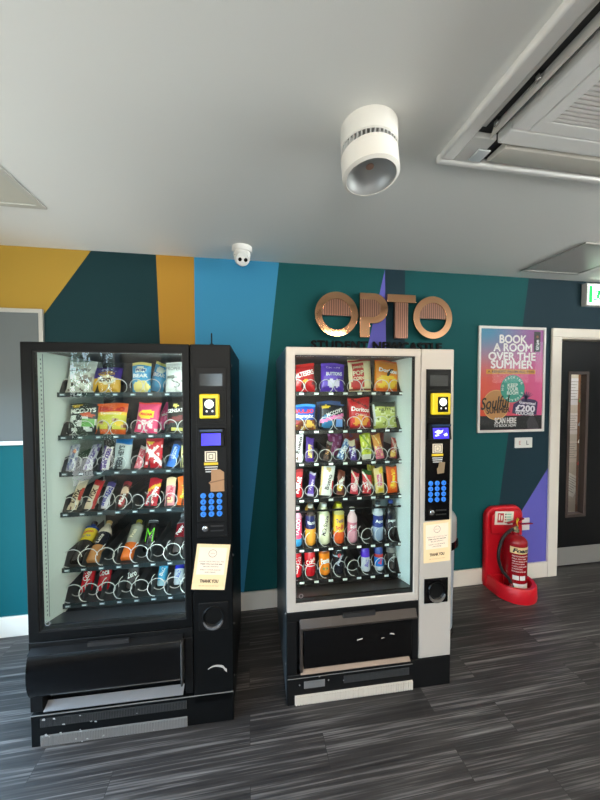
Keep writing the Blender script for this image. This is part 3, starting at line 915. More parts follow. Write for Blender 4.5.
stock(S_, MR, 1, [
    dict(k='p', c=1.02, w=.155, h=.150, t=.04, d='blue sweet bag with red lettering', cols=[(24, 84, 190), (60, 150, 230), (120, 60, 30), (226, 180, 80), (150, 20, 30)], z=[('b', .92, 1, 1), ('b', 0, .42, 2), ('n', .4, .02, .42, 3), ('e', .25, .28, .12, .1, 4), ('e', .75, .22, .16, .12, 3)],
         txt=[('HARIBO', .52, .74, .8, .17, (226, 30, 40), 0, .05), ('Starmix', .55, .55, .7, .15, WHT, 0, .03)], lean=5, cat='sweets'),
    dict(k='p', c=3.0, w=.15, h=.152, t=.04, d='black sweet bag with blue circle', cols=[(20, 24, 34), (44, 120, 170), (232, 120, 180), (120, 170, 235), (210, 180, 40), (24, 66, 120)], z=[('b', .93, 1, 5), ('e', .28, .30, .24, .27, 1), ('d', .38, .52, -.3, 2), ('r', .66, .95, .08, .40, 3), ('r', .5, .9, .38, .50, 2), ('e', .24, .86, .16, .07, 4)],
         txt=[('MCCOYS', .58, .66, .66, .15, WHT, 20, .02)], lean=5, roll=1, cat='sweets'),
    dict(k='p', c=5.0, w=.135, h=.185, t=.045, d='red crisp bag with white lettering', cols=[(196, 22, 30), (226, 50, 40), (240, 160, 50), (110, 10, 16)], z=[('b', .93, 1, 1), ('e', .5, .26, .42, .18, 2), ('n', .55, .08, .4, 1), ('b', 0, .07, 3), ('d', .80, .86, .5, 3)],
         txt=[('Doritos', .5, .62, .8, .14, WHT, -8, .03), ('CHILLI', .5, .45, .5, .07, WHT, -6, .0)], lean=6, roll=-2, cat='crisps'),
    dict(k='p', c=6.85, w=.150, h=.160, t=.045, d='pale green nut bag in clear wrap', cols=[(196, 200, 108), (226, 226, 170), (140, 150, 60), (60, 66, 60), (205, 210, 205)], z=[('n', .15, .05, .75, 1), ('n', .6, .05, .8, 2), ('b', .82, 1, 3), ('r', 0, .1, .1, .9, 4)],
         txt=[('NUTS', .5, .70, .5, .1, BLK, 0, .02)], lean=6, roll=-3, cat='nuts'),
    dict(k='p', c=6.9, w=.14, h=.15, t=.03, d='dark bag behind the pale green nut bag', behind=1, cols=[(52, 50, 46), (150, 150, 130)], z=[('b', .88, 1, 1)], lean=5, y=SY + .14, cat='snack'),
    dict(k='p', c=3.0, w=.15, h=.165, t=.03, d='blue bag behind the black sweet bag', behind=1, cols=[(22, 60, 120), (40, 90, 160)], z=[('b', .9, 1, 1)], lean=5, y=SY + .13, cat='sweets'),
    dict(k='p', c=5.0, w=.14, h=.18, t=.03, d='dark red bag behind the red crisp bag', behind=1, cols=[(140, 18, 24), (170, 30, 30)], z=[('b', .9, 1, 1)], lean=5, y=SY + .13, roll=4, cat='crisps'),
])
def bar(c, w, h, d, cols, z, txt, roll=0, lean=18, **k):
    return dict(k='p', c=c, w=w, h=h, t=k.pop('t', .020), d=d, cols=cols, z=z, txt=txt, roll=roll, lean=lean, cat=k.pop('cat', 'chocolate bar'), name=k.pop('name', 'snack_bar'), **k)
V = 80
stock(S_, MR, 2, [
    bar(.55, .075, .165, 'white and red wrapped bar', [(232, 228, 226), (206, 26, 36), (120, 80, 50)], [('r', 0, .42, .3, .95, 1), ('n', .6, .02, .3, 2)], [('Bueno', .68, .6, .6, .3, (60, 40, 40), V, .03)], lean=6, roll=3),
    bar(1.45, .050, .140, 'purple bar with yellow lettering', [(74, 40, 140), (230, 210, 60)], [('r', .3, .75, .15, .68, 1)], [('Flake', .5, .42, .5, .5, (74, 40, 140), V, .02)], lean=14, roll=4),
    bar(2.55, .036, .125, 'thin dark brown bar', [(52, 30, 22), (120, 70, 40), (150, 150, 140)], [('b', .78, .95, 2), ('n', .4, .1, .7, 1)], [('Twix', .5, .4, .3, .5, (200, 150, 80), V, .02)], lean=28, roll=18),
    bar(3.5, .042, .135, 'blue and silver bar leaning right', [(70, 110, 160), (190, 200, 215), (40, 60, 110)], [('n', .2, .05, .9, 1), ('b', .85, 1, 1)], [('OREO', .5, .45, .4, .6, WHT, V, .03)], lean=28, roll=30),
    bar(4.5, .042, .120, 'short purple bar with pale end', [(70, 44, 130), (200, 180, 150), (180, 180, 220)], [('b', .72, 1, 1), ('n', .4, .1, .6, 2)], [('Wispa', .5, .4, .45, .55, WHT, V, .02)], lean=16, roll=-3),
    bar(5.5, .070, .155, 'yellow green sweet packet with curled top', [(196, 204, 40), (232, 226, 150), (120, 150, 30), (220, 216, 200)], [('n', .3, .3, .95, 1), ('d', .62, .74, .8, 2), ('b', 0, .22, 3)], [('Chewits', .5, .42, .5, .3, (90, 120, 20), 40, .02)], lean=10, roll=-4, t=.03, cat='sweets', name='sweet_packet'),
    bar(6.45, .055, .150, 'orange and pink sweet packet', [(226, 150, 60), (224, 120, 140), (240, 220, 150)], [('b', 0, .5, 1), ('n', .4, .1, .6, 2), ('d', .7, .8, 1., 2)], [('Drops', .5, .36, .5, .4, (180, 40, 70), 70, .02)], lean=14, roll=-8, t=.026, cat='sweets', name='sweet_packet'),
    bar(7.4, .046, .130, 'red brown bar with yellow corner', [(150, 50, 44), (214, 170, 70), (196, 160, 150)], [('e', .35, .2, .4, .16, 1), ('d', .5, .7, .7, 2)], [('Fudge', .55, .5, .5, .5, (235, 215, 190), 75, .02)], lean=20, roll=12),
    bar(5.0, .16, .17, 'dark red bag standing behind the front bars', [(150, 28, 30), (190, 50, 50), (110, 40, 90)], [('n', .5, 0, 1, 2), ('b', .9, 1, 1)], [], lean=3, t=.03, behind=1, y=SY + .26, cat='sweets', name='snack_pack'),
    bar(3.7, .10, .15, 'magenta packet behind the blue and silver bar', [(150, 40, 110), (205, 130, 190)], [('n', .3, 0, 1, 1)], [], lean=10, t=.03, behind=1, y=SY + .20, cat='sweets', name='snack_pack'),
    bar(6.9, .15, .16, 'brick red bag behind the orange pink packet', [(140, 34, 26), (180, 60, 30)], [('n', .6, 0, 1, 1)], [], lean=3, t=.03, behind=1, y=SY + .26, cat='sweets', name='snack_pack'),
])
stock(S_, MR, 3, [
    bar(.55, .070, .160, 'red wrapped bar cut off by the frame', [(196, 24, 34), (230, 226, 222), (150, 14, 24)], [('n', .55, .1, .8, 2), ('b', .9, 1, 2)], [('KitKat', .55, .45, .6, .5, WHT, V, .04)], lean=8, roll=4),
    bar(1.5, .038, .140, 'thin purple bar with silver ends', [(92, 60, 160), (196, 190, 205)], [('b', .88, 1, 1), ('b', 0, .1, 1)], [('Wispa', .5, .45, .5, .55, (220, 210, 240), V, .02)], lean=22, roll=10),
    bar(2.55, .082, .180, 'large white bar with gold edge', [(236, 234, 226), (224, 196, 130), (90, 66, 40), (200, 30, 40)], [('r', 0, .16, 0, 1, 1), ('r', .86, 1, .0, .5, 3), ('e', .55, .84, .2, .07, 1)], [('Bueno', .58, .45, .5, .3, (60, 50, 50), V, .02)], lean=6, roll=7),
    bar(3.55, .048, .145, 'brown bar with yellow tip', [(110, 54, 40), (205, 170, 50), (226, 220, 215), (70, 34, 26)], [('e', .35, .28, .35, .14, 1), ('d', .50, .62, -.3, 2), ('b', .84, 1, 0), ('n', .6, .1, .5, 3)], [('Picnic', .55, .5, .5, .4, WHT, V, .02)], lean=20, roll=8),
    bar(4.5, .050, .150, 'red and pink bar with dark tip', [(190, 40, 56), (236, 170, 180), (50, 24, 22), (226, 220, 200)], [('b', .85, 1, 2), ('e', .5, .25, .4, .14, 1), ('d', .55, .66, .5, 3)], [('Crunch', .5, .45, .5, .5, WHT, 70, .02)], lean=20, roll=10),
    bar(5.5, .062, .140, 'red sweet packet with green top', [(200, 44, 50), (230, 200, 190), (60, 100, 50), (240, 236, 226)], [('b', .82, 1, 2), ('d', .50, .64, .6, 3), ('n', .5, .05, .5, 1)], [('Skittles', .5, .36, .5, .4, WHT, 40, .03)], lean=18, roll=4, t=.028, cat='sweets', name='sweet_packet'),
    bar(6.45, .060, .155, 'cream packet with pink writing and yellow spots', [(232, 206, 140), (224, 110, 140), (226, 190, 40)], [('r', .2, .7, .28, .75, 1), ('e', .55, .12, .3, .09, 2), ('e', .8, .85, .3, .09, 2)], [('Squashies', .45, .5, .5, .3, WHT, V, .02)], lean=8, roll=-3, t=.028, cat='sweets', name='sweet_packet'),
    bar(7.4, .070, .165, 'bright orange bar standing upright', [(232, 92, 24), (246, 160, 40), (70, 40, 20)], [('e', .5, .28, .3, .12, 1), ('e', .6, .80, .16, .10, 1), ('b', .94, 1, 2)], [("Reese's", .52, .5, .5, .34, (250, 220, 60), V, .04)], lean=6, roll=-3),
    bar(6.2, .05, .15, 'yellow packet behind the cream packet', [(214, 190, 50), (235, 220, 120)], [('n', .4, 0, 1, 1)], [], lean=6, t=.02, behind=1, y=SY + .14, cat='sweets', name='sweet_packet'),
])
stock(S_, MR, 4, [
    dict(k='b', c=.62, h=.232, d='pink milkshake bottle with blue foot', cols=[(60, 160, 220), (224, 70, 110), (230, 150, 170)], cap=(226, 226, 226), lab=(.2, .7), txt=[('YAZOO', .115, .10, .028, WHT, 80, .03)]),
    dict(k='b', c=1.55, h=.238, d='navy bottle with orange drink', cols=[(224, 150, 50), (30, 34, 80), (60, 44, 40)], cap=(220, 218, 214), lab=(.42, .74), txt=[('Vitamin', .138, .05, .020, WHT, 0, .02)]),
    dict(k='b', c=2.5, h=.240, r=.035, d='cream milk bottle with dark script', cols=[(226, 224, 190), (232, 230, 204), (222, 224, 190)], cap=(214, 220, 220), lab=(.22, .72), txt=[('Milk Shake', .115, .12, .026, (70, 60, 60), 78, .02)]),
    dict(k='b', c=3.52, h=.236, r=.034, d='yellow and red soft drink bottle', cols=[(222, 90, 40), (232, 190, 60), (200, 190, 120)], cap=(216, 216, 40), lab=(.30, .74), txt=[('Fruit', .10, .05, .03, (200, 30, 40), 20, .03), ('Twist', .14, .05, .026, (90, 60, 110), 10, .03)]),
    dict(k='b', c=4.45, h=.205, r=.031, d='short pink water bottle with white cap', cols=[(216, 150, 165), (206, 120, 140), (226, 190, 195)], cap=(238, 236, 236), lab=(.35, .60), txt=[('Still', .10, .04, .02, WHT, 0, .02)]),
    dict(k='b', c=6.35, h=.235, r=.033, d='clear water bottle with blue label', cols=[(150, 165, 190), (44, 60, 130), (190, 196, 204)], cap=(60, 70, 80), lab=(.36, .66), txt=[('Aqua', .12, .05, .024, WHT, 0, .03)]),
    dict(k='b', c=7.3, h=.240, r=.033, d='dark cola bottle with red and blue cap', cols=[(30, 22, 22), (26, 26, 40), (32, 24, 24)], cap=(40, 70, 160), lab=(.34, .66), txt=[('pepsi', .12, .05, .022, WHT, 0, .03)]),
    dict(k='b', c=1.7, h=.238, d='orange drink bottle behind the navy bottle', behind=1, y=SY + .16, cols=[(210, 140, 40), (40, 40, 80), (200, 150, 60)], cap=(226, 210, 190)),
    dict(k='b', c=2.6, h=.240, r=.034, d='cream milk bottle behind the front cream bottle', behind=1, y=SY + .16, cols=[(222, 220, 186), (228, 226, 200), (214, 218, 190)], cap=(150, 156, 150)),
    dict(k='b', c=3.7, h=.238, r=.034, d='yellow capped bottle behind the yellow and red bottle', behind=1, y=SY + .16, cols=[(214, 180, 40), (220, 190, 60), (216, 200, 60)], cap=(206, 206, 50)),
])
RED = (200, 20, 34); SIL = (190, 194, 200)
stock(S_, MR, 5, [
    dict(k='c', c=.60, h=.140, r=.033, d='red cola can with large white script', cols=[RED, WHT], bands=[(0, 0)], txt=[('Coca-Cola', .072, .10, .030, WHT, 72, .02)], lean=6),
    dict(k='c', c=1.52, h=.140, r=.033, d='red cola can with silver mark', cols=[RED, SIL], bands=[(0, 0), (.42, 1), (.46, 0)], txt=[('Coke', .09, .06, .026, WHT, 30, .02)], lean=6),
    dict(k='c', c=2.52, h=.140, r=.033, d='orange drink can with blue and green print', cols=[(232, 130, 24), (180, 90, 20)], bands=[(0, 0), (.1, 0), (.9, 1)], txt=[('Fanta', .085, .055, .030, (240, 240, 240), 10, .05), ('o', .04, .03, .02, (60, 120, 60), 0, .05)], lean=6),
    dict(k='c', c=3.5, h=.140, r=.033, d='black cola can with silver highlights', cols=[(26, 28, 38), (150, 160, 176)], bands=[(0, 0), (.72, 1), (.78, 0)], txt=[('pepsi', .08, .055, .024, (200, 206, 220), 60, .03), ('o', .11, .022, .022, (200, 40, 50), 0, .08)], lean=6),
    dict(k='c', c=5.45, h=.138, r=.027, d='slim silver energy can with purple top', cols=[(206, 206, 214), (84, 40, 200)], bands=[(0, 0), (.60, 1)], txt=[('Bull', .05, .04, .02, (110, 80, 190), 75, .03)], lean=10),
    dict(k='c', c=6.45, h=.142, r=.028, d='slim silver and blue energy can', cols=[(196, 204, 214), (40, 120, 205), (200, 60, 60), (50, 70, 150)], bands=[(0, 0), (.18, 1), (.55, 2), (.68, 3)], txt=[('Bull', .06, .04, .02, (226, 40, 40), 75, .03)], lean=8),
    dict(k='c', c=7.4, h=.142, r=.030, d='dark grey can by the bright side wall', cols=[(58, 52, 50), (120, 112, 108)], bands=[(0, 0), (.7, 1), (.9, 0)], txt=[('Zero', .07, .05, .02, (170, 165, 160), 75, .02)], lean=8),
])
# ---- black machine
B_ = 'black'
stock(B_, ML, 0, [
    dict(k='p', c=.92, w=.138, h=.170, t=.045, d='white chocolate bag with brown pieces', cols=[(222, 220, 210), (130, 116, 108), (240, 238, 232), (180, 176, 168)], z=[('b', .92, 1, 2), ('e', .72, .42, .24, .11, 1), ('n', .65, .05, .35, 1), ('n', .6, .5, .9, 3)], txt=[('Galaxy', .5, .70, .72, .12, (70, 60, 60), 4, .01), ('M', .3, .24, .16, .1, (60, 50, 50), 0, .03)], lean=12, roll=3, cat='chocolate'),
    dict(k='p', c=2.42, w=.145, h=.140, t=.045, d='purple and yellow chocolate bag', cols=[(68, 44, 130), (226, 170, 36), (240, 226, 190)], z=[('b', 0, .55, 1), ('e', .52, .72, .30, .08, 1), ('e', .52, .48, .34, .16, 2)], txt=[('TWIRL', .56, .88, .5, .09, WHT, 0, .03), ('BITES', .54, .72, .46, .08, (68, 44, 130), 0, .02), ('oo', .5, .48, .4, .18, (90, 60, 30), 0, .05)], lean=14, roll=2, cat='chocolate'),
    dict(k='p', c=4.52, w=.098, h=.168, t=.040, d='light blue and cream biscuit bag', cols=[(70, 160, 210), (240, 222, 130), (236, 236, 220)], z=[('b', .90, 1, 1), ('e', .55, .20, .42, .2, 1), ('e', .48, .74, .3, .11, 2)], txt=[('POM', .5, .74, .5, .1, (40, 80, 150), 0, .04), ('BEAR', .5, .56, .76, .12, WHT, 0, .04)], lean=8, cat='crisps'),
    dict(k='p', c=5.1, w=.085, h=.168, t=.035, d='second light blue bag leaning right behind the first', behind=1, y=SY + .14, cols=[(70, 160, 210), (240, 222, 130), (236, 236, 220)], z=[('b', .90, 1, 1), ('e', .48, .74, .3, .11, 2)], txt=[('BEAR', .5, .56, .76, .12, WHT, 0, .04)], lean=8, roll=14, cat='crisps'),
    dict(k='p', c=6.78, w=.145, h=.170, t=.045, d='white popcorn bag with thin line drawing', cols=[(234, 234, 230), (205, 205, 200), (120, 124, 116)], z=[('b', .94, 1, 1), ('e', .22, .50, .16, .06, 2)], txt=[('PROPERCORN', .52, .78, .96, .12, (40, 40, 44), 0, .0), ('S', .42, .34, .24, .34, (90, 90, 90), 20, -.02), ('J', .72, .5, .2, .3, (90, 90, 90), -10, -.02)], lean=8, roll=1, cat='popcorn'),
])
stock(B_, ML, 1, [
    dict(k='p', c=1.02, w=.145, h=.165, t=.045, d='black white and green crisp bag', cols=[(40, 42, 44), (226, 226, 226), (110, 170, 90), (200, 80, 50), (214, 170, 40)], z=[('n', .1, .1, .7, 1), ('r', .5, .9, .25, .5, 2), ('e', .68, .62, .22, .07, 3), ('e', .25, .92, .2, .05, 4)], txt=[('MCCOYS', .5, .76, .84, .15, WHT, 6, .03)], lean=10, roll=2, cat='crisps'),
    dict(k='p', c=2.65, w=.155, h=.165, t=.045, d='orange sweet bag with yellow middle', cols=[(226, 96, 34), (206, 196, 60), (240, 200, 50), (120, 60, 20), (190, 150, 120)], z=[('b', .14, .58, 1), ('n', .35, .14, .56, 4), ('n', .7, .14, .56, 3), ('b', .62, .70, 2), ('e', .8, .36, .14, .1, 2)], txt=[('HARIBO', .52, .80, .8, .15, (190, 20, 40), 0, .05), ('TANGFAST', .5, .655, .7, .07, WHT, 0, .02)], lean=10, roll=2, cat='sweets'),
    dict(k='p', c=4.75, w=.118, h=.165, t=.04, d='pink and yellow sweet bag', cols=[(226, 70, 120), (244, 206, 40), (226, 60, 50), (236, 220, 220)], z=[('b', .93, 1, 2), ('e', .45, .60, .36, .16, 1), ('n', .3, .05, .4, 3)], txt=[('MAOAM', .45, .60, .5, .1, (220, 30, 50), 0, .04), ('Bloxx', .55, .34, .5, .1, WHT, 20, .02)], lean=12, roll=6, cat='sweets'),
    dict(k='p', c=5.35, w=.075, h=.155, t=.03, d='pink bag leaning behind the pink and yellow bag', behind=1, y=SY + .15, cols=[(226, 70, 130), (240, 130, 170)], z=[('n', .5, .1, .9, 1)], txt=[('MAOAM', .5, .6, .8, .1, WHT, 40, .03)], lean=12, roll=22, cat='sweets'),
    dict(k='p', c=6.78, w=.145, h=.170, t=.045, d='black crisp bag with dark red swirl', cols=[(36, 33, 32), (110, 28, 34), (226, 214, 110), (120, 110, 90)], z=[('d', .36, .54, -.25, 1), ('e', .5, .1, .3, .07, 2), ('e', .3, .88, .1, .06, 2)], txt=[('SENSATIONS', .52, .72, .92, .12, WHT, 8, .02)], lean=10, roll=3, cat='crisps'),
])
stock(B_, ML, 2, [
    bar(.6, .045, .140, 'pale silver bar in glare', [(190, 190, 205), (120, 120, 160), (220, 130, 90)], [('n', .3, 0, 1, 1), ('e', .6, .7, .2, .1, 2)], [('Bounty', .5, .45, .5, .5, (80, 90, 150), V, .02)], lean=26),
    bar(1.55, .045, .150, 'white and purple bar leaning back', [(200, 198, 210), (110, 90, 150)], [('n', .3, 0, 1, 1)], [('Flyte', .5, .45, .5, .5, (90, 70, 150), V, .02)], lean=36, roll=6),
    bar(2.55, .046, .125, 'white bar with blue side lettering', [(222, 214, 216), (80, 54, 130)], [('r', 0, .18, 0, 1, 1)], [('SNICKERS', .55, .48, .84, .5, (70, 40, 140), 84, .05)], lean=24, roll=3),
    bar(3.55, .088, .165, 'grey bar with blue top', [(176, 182, 186), (24, 110, 180), (80, 84, 90)], [('b', .80, 1, 1)], [("HERSHEY'S", .42, .40, .7, .34, (50, 54, 62), 86, .04)], lean=10, roll=3, t=.03),
    bar(4.5, .036, .130, 'thin pink bar', [(214, 110, 130), (236, 220, 220)], [('b', .85, 1, 1), ('n', .4, .1, .8, 1)], [('Turkish', .5, .45, .6, .5, (190, 30, 60), V, .02)], lean=34, roll=6),
    bar(5.4, .092, .160, 'red sweet bag with white swirl', [(196, 24, 40), (236, 226, 226), (226, 190, 60)], [('d', .35, .52, .6, 1), ('n', .65, .1, .8, 1), ('e', .3, .86, .2, .06, 2)], [('Skittles', .52, .6, .7, .14, WHT, 50, .03)], lean=12, roll=2, t=.035, cat='sweets', name='sweet_packet'),
    bar(6.5, .046, .145, 'blue bar leaning right', [(44, 110, 196), (200, 214, 226), (40, 40, 60)], [('r', .3, .7, .3, .75, 1), ('b', .86, 1, 2)], [('MilkyWay', .5, .5, .6, .4, (30, 60, 150), V, .02)], lean=26, roll=12),
    bar(7.45, .060, .120, 'cream packet half hidden by the door frame', [(224, 214, 150), (120, 110, 60)], [('n', .5, .1, .9, 1)], [], lean=16, cat='sweets', name='sweet_packet'),
])
stock(B_, ML, 3, [
    bar(.62, .050, .165, 'cream bar with brown lettering', [(226, 208, 180), (120, 70, 50), (180, 60, 50)], [('n', .5, 0, .4, 1), ('e', .9, .5, .2, .2, 2)], [('TWIX', .45, .42, .5, .5, (60, 30, 24), V, .04)], lean=40, roll=4),
    bar(1.6, .054, .165, 'cream and red bar', [(226, 206, 180), (196, 40, 44), (110, 60, 46)], [('r', .68, 1, 0, 1, 1), ('b', .82, 1, 1)], [('TWIX', .36, .42, .5, .5, (60, 30, 24), V, .04)], lean=42, roll=4),
    bar(2.4, .044, .150, 'white bar with blue lettering', [(214, 208, 216), (66, 60, 140), (190, 60, 60)], [('b', .82, 1, 1)], [('SNICKERS', .5, .42, .7, .55, (50, 50, 150), V, .05)], lean=42, roll=4),
    bar(3.4, .044, .150, 'brown bar with pale patch', [(96, 50, 40), (226, 196, 170), (170, 50, 60)], [('e', .5, .62, .5, .14, 1), ('b', .86, 1, 2), ('e', .5, .2, .4, .14, 2)], [('Mars', .5, .3, .4, .5, WHT, V, .03)], lean=42, roll=4),
    bar(5.25, .066, .150, 'red sweet packet with yellow band', [(200, 30, 50), (236, 190, 60), (232, 222, 222)], [('d', .58, .72, -.3, 1), ('n', .5, .05, .5, 2)], [('Chews', .5, .4, .6, .4, WHT, 70, .03)], lean=30, roll=4, t=.026, cat='sweets', name='sweet_packet'),
    bar(6.4, .052, .150, 'pink and cream bar', [(226, 140, 150), (226, 200, 160), (170, 40, 60)], [('b', .72, 1, 1), ('e', .5, .2, .4, .12, 1)], [('Drifter', .5, .45, .5, .5, (190, 30, 70), V, .03)], lean=22),
    bar(7.3, .075, .155, 'orange bar half hidden by the door frame', [(232, 100, 30), (240, 200, 50)], [('e', .6, .3, .3, .12, 1)], [("Reese's", .45, .5, .5, .34, (250, 220, 60), V, .04)], lean=12),
])
BL5 = dict(y=SY + .05)
stock(B_, ML, 4, [
    dict(k='b', c=.55, h=.245, r=.036, d='dark bottle with yellow and blue label', cols=[(26, 24, 24), (232, 204, 40), (38, 70, 150)], cap=(50, 40, 40), lab=(.48, .80), txt=[('Lipton', .165, .06, .022, (190, 20, 30), 10, .03), ('ICE TEA', .14, .05, .012, (30, 80, 170), 10, .02)], lean=56, **BL5),
    dict(k='b', c=1.5, h=.245, r=.036, d='brown and white iced coffee bottle', cols=[(190, 130, 80), (36, 36, 46), (220, 206, 190)], cap=(206, 170, 110), lab=(.34, .66), txt=[('Latte', .12, .05, .02, (220, 214, 206), 75, .02)], lean=56, **BL5),
    dict(k='b', c=3.5, h=.240, r=.036, d='bottle with orange base and grey label', cols=[(226, 110, 40), (160, 160, 150), (150, 146, 130)], cap=(190, 180, 60), lab=(.36, .80), txt=[('Fruit', .14, .05, .02, (240, 226, 190), 75, .02)], lean=56, **BL5),
    dict(k='c', c=4.5, h=.168, r=.033, d='black energy can with green claw mark', cols=[(20, 20, 22), (90, 96, 100)], bands=[(0, 0), (.9, 1)], txt=[('M', .085, .045, .075, (110, 220, 40), 0, -.01)], lean=38, y=SY + .13),
    dict(k='b', c=6.5, h=.235, r=.033, d='clear bottle with dark red label', cols=[(60, 54, 56), (130, 24, 36), (120, 118, 122)], cap=(190, 190, 194), lab=(.36, .70), txt=[('Pepper', .125, .06, .03, WHT, 60, .03)], lean=48, y=SY + .08),
])
stock(B_, ML, 5, [
    dict(k='c', c=.75, h=.150, r=.030, d='red can with white script', cols=[RED], bands=[(0, 0)], txt=[('Coke', .08, .05, .03, WHT, 70, .02)], lean=30, y=SY + .10),
    dict(k='c', c=1.75, h=.150, r=.030, d='red can with looped white script', cols=[RED], bands=[(0, 0)], txt=[('Coca', .09, .055, .03, WHT, 10, .02)], lean=30, y=SY + .10),
    dict(k='c', c=3.5, h=.145, r=.030, d='grey can with pink top', cols=[(70, 64, 66), (180, 70, 90)], bands=[(0, 0), (.75, 1)], txt=[('Zero', .07, .05, .03, WHT, 20, .02)], lean=30, y=SY + .10),
    dict(k='c', c=5.4, h=.145, r=.026, d='slim pale blue energy can', cols=[(160, 200, 220), (70, 170, 215), (60, 110, 160)], bands=[(0, 0), (.2, 1), (.8, 2)], txt=[('Bull', .07, .04, .02, WHT, 70, .02)], lean=34, y=SY + .10),
    dict(k='c', c=6.45, h=.145, r=.026, d='slim silver can with deep blue top', cols=[(190, 200, 215), (40, 50, 200)], bands=[(0, 0), (.55, 1)], txt=[('Bull', .05, .04, .02, (40, 70, 190), 70, .02)], lean=34, y=SY + .10),
])

# ------------------------------------------------------------------ wall things
# copper sign
def copper(name, stripes):
    m = mat(name, (226, 172, 132), .09, 1.0)
    if stripes:
        nt = m.node_tree; b = nt.nodes['Principled BSDF']
        tc = nt.nodes.new('ShaderNodeTexCoord'); w = nt.nodes.new('ShaderNodeTexWave')
        w.wave_type = 'BANDS'; w.bands_direction = 'X'; w.inputs['Scale'].default_value = 18; w.inputs['Distortion'].default_value = 0
        nt.links.new(tc.outputs['Object'], w.inputs['Vector'])
        cr = nt.nodes.new('ShaderNodeValToRGB'); cr.color_ramp.elements[0].color = lin((92, 64, 56)); cr.color_ramp.elements[1].color = lin((158, 118, 100))
        nt.links.new(w.outputs['Fac'], cr.inputs[0]); nt.links.new(cr.outputs[0], b.inputs['Base Color'])
        b.inputs['Roughness'].default_value = .28
        b.inputs['Metallic'].default_value = .7
    return m
M_cop = copper('polished_copper', False); M_copr = copper('ribbed_copper', True)
sg = thing('wall_sign', 'copper letters reading OPTO with black lettering below on the teal wall', 'sign', T((1.07, WY, 2.19)))
def L_(x): return x - 1.07
def arc(cx, cz, r, a0, a1, n): return [(cx + r * math.cos(a0 + (a1 - a0) * k / n), cz + r * math.sin(a0 + (a1 - a0) * k / n)) for k in range(n + 1)]
SF, SB = -.055, -.030
def letter_o(cx):
    R_, ri = .165, .113
    b = MB()
    n = 48
    o = arc(cx, 0, R_, 0, 2 * PI, n)[:-1]; i_ = arc(cx, 0, ri, 0, 2 * PI, n)[:-1]
    b.ring(o, i_, SF, SB)
    l = build('letter', b, M_cop, sg, bevel=.002)
    half = arc(cx, 0, ri + .001, math.radians(-4), math.radians(184), 24)
    build('ribbed_infill', MB().prism(half, SF + .006, SB), M_copr, l, smooth=0)
letter_o(L_(.655)); letter_o(L_(1.430))
# P
b = MB()
px0, pt, pb = L_(.834), .166, -.166
sw = .095
cxp = px0 + .110; rz = .113
outer = [(px0, -.005)] + [(px0, pt)] 
po = [(px0, pb), (px0 + .078, pb), (px0 + .078, pt - 2 * rz)] + arc(cxp, pt - rz, rz, -PI / 2, PI / 2, 20) + [(px0, pt)]
b.prism(po, SF, SB)
pl_ = build('letter', b, M_cop, sg, bevel=.002, smooth=20)
ri = .066
pi_ = [(px0 + .001, pt - rz - ri), (cxp - .02, pt - rz - ri)] + arc(cxp - .01, pt - rz, ri, -PI / 2, PI / 2, 16) + [(px0 + .001, pt - rz + ri)]
build('ribbed_infill', MB().prism(pi_, SF - .001, SF + .002), M_copr, pl_, smooth=0)
# T
tx = L_(1.168)
b = MB().box(tx - .116, tx + .116, SF, SB, .106, .166)
tl = build('letter', b, M_cop, sg, bevel=.002)
build('ribbed_stem', MB().box(tx - .053, tx + .053, SF + .002, SB, -.166, .106), M_copr, tl, bevel=.001)
# stand-off pins
b = MB()
for x in (L_(.515), L_(.795), px0 + .04, tx, L_(1.29), L_(1.57)): b.tube([(x, SB, .0), (x, 0, .0)], .006, 8)
build('standoff_pins', b, M_steel, sg)
# black line of lettering underneath
st = 'STUDENT NEWCASTLE'
b = MB()
vs, fs, asp = glyphs(st, .018, 0, 1.12)
wid, hei = 1.062, .062
sx, sz = L_(1.000), -.222
front = [(sx + a * wid, -.018, sz + c * hei) for a, c in vs]; back = [(x, -.004, z) for x, y, z in front]
b.add(front, fs)
for q, (dx, dz) in enumerate(((-.003, 0), (.003, 0), (0, -.002), (0, .002))): b.add([(x + dx, y - .0004 * (q + 1), z + dz) for x, y, z in front], fs)
ec = {}
for f in fs:
    for i in range(len(f)):
        k = (f[i], f[(i + 1) % len(f)])
        if (k[1], k[0]) in ec: ec.pop((k[1], k[0]))
        else: ec[k] = 1
nv = len(front)
b.add(front + back, [(k[1], k[0], nv + k[0], nv + k[1]) for k in ec])
build('black_lettering', b, mat('black_acrylic', (5, 6, 7), .5, spec=.15), sg, smooth=0)
b = MB()
for x in (-.5, -.25, 0, .25, .5): b.tube([(sx + x * .9, -.006, sz), (sx + x * .9, 0, sz)], .004, 6)
build('standoff_pins', b, M_blackmatt, sg)

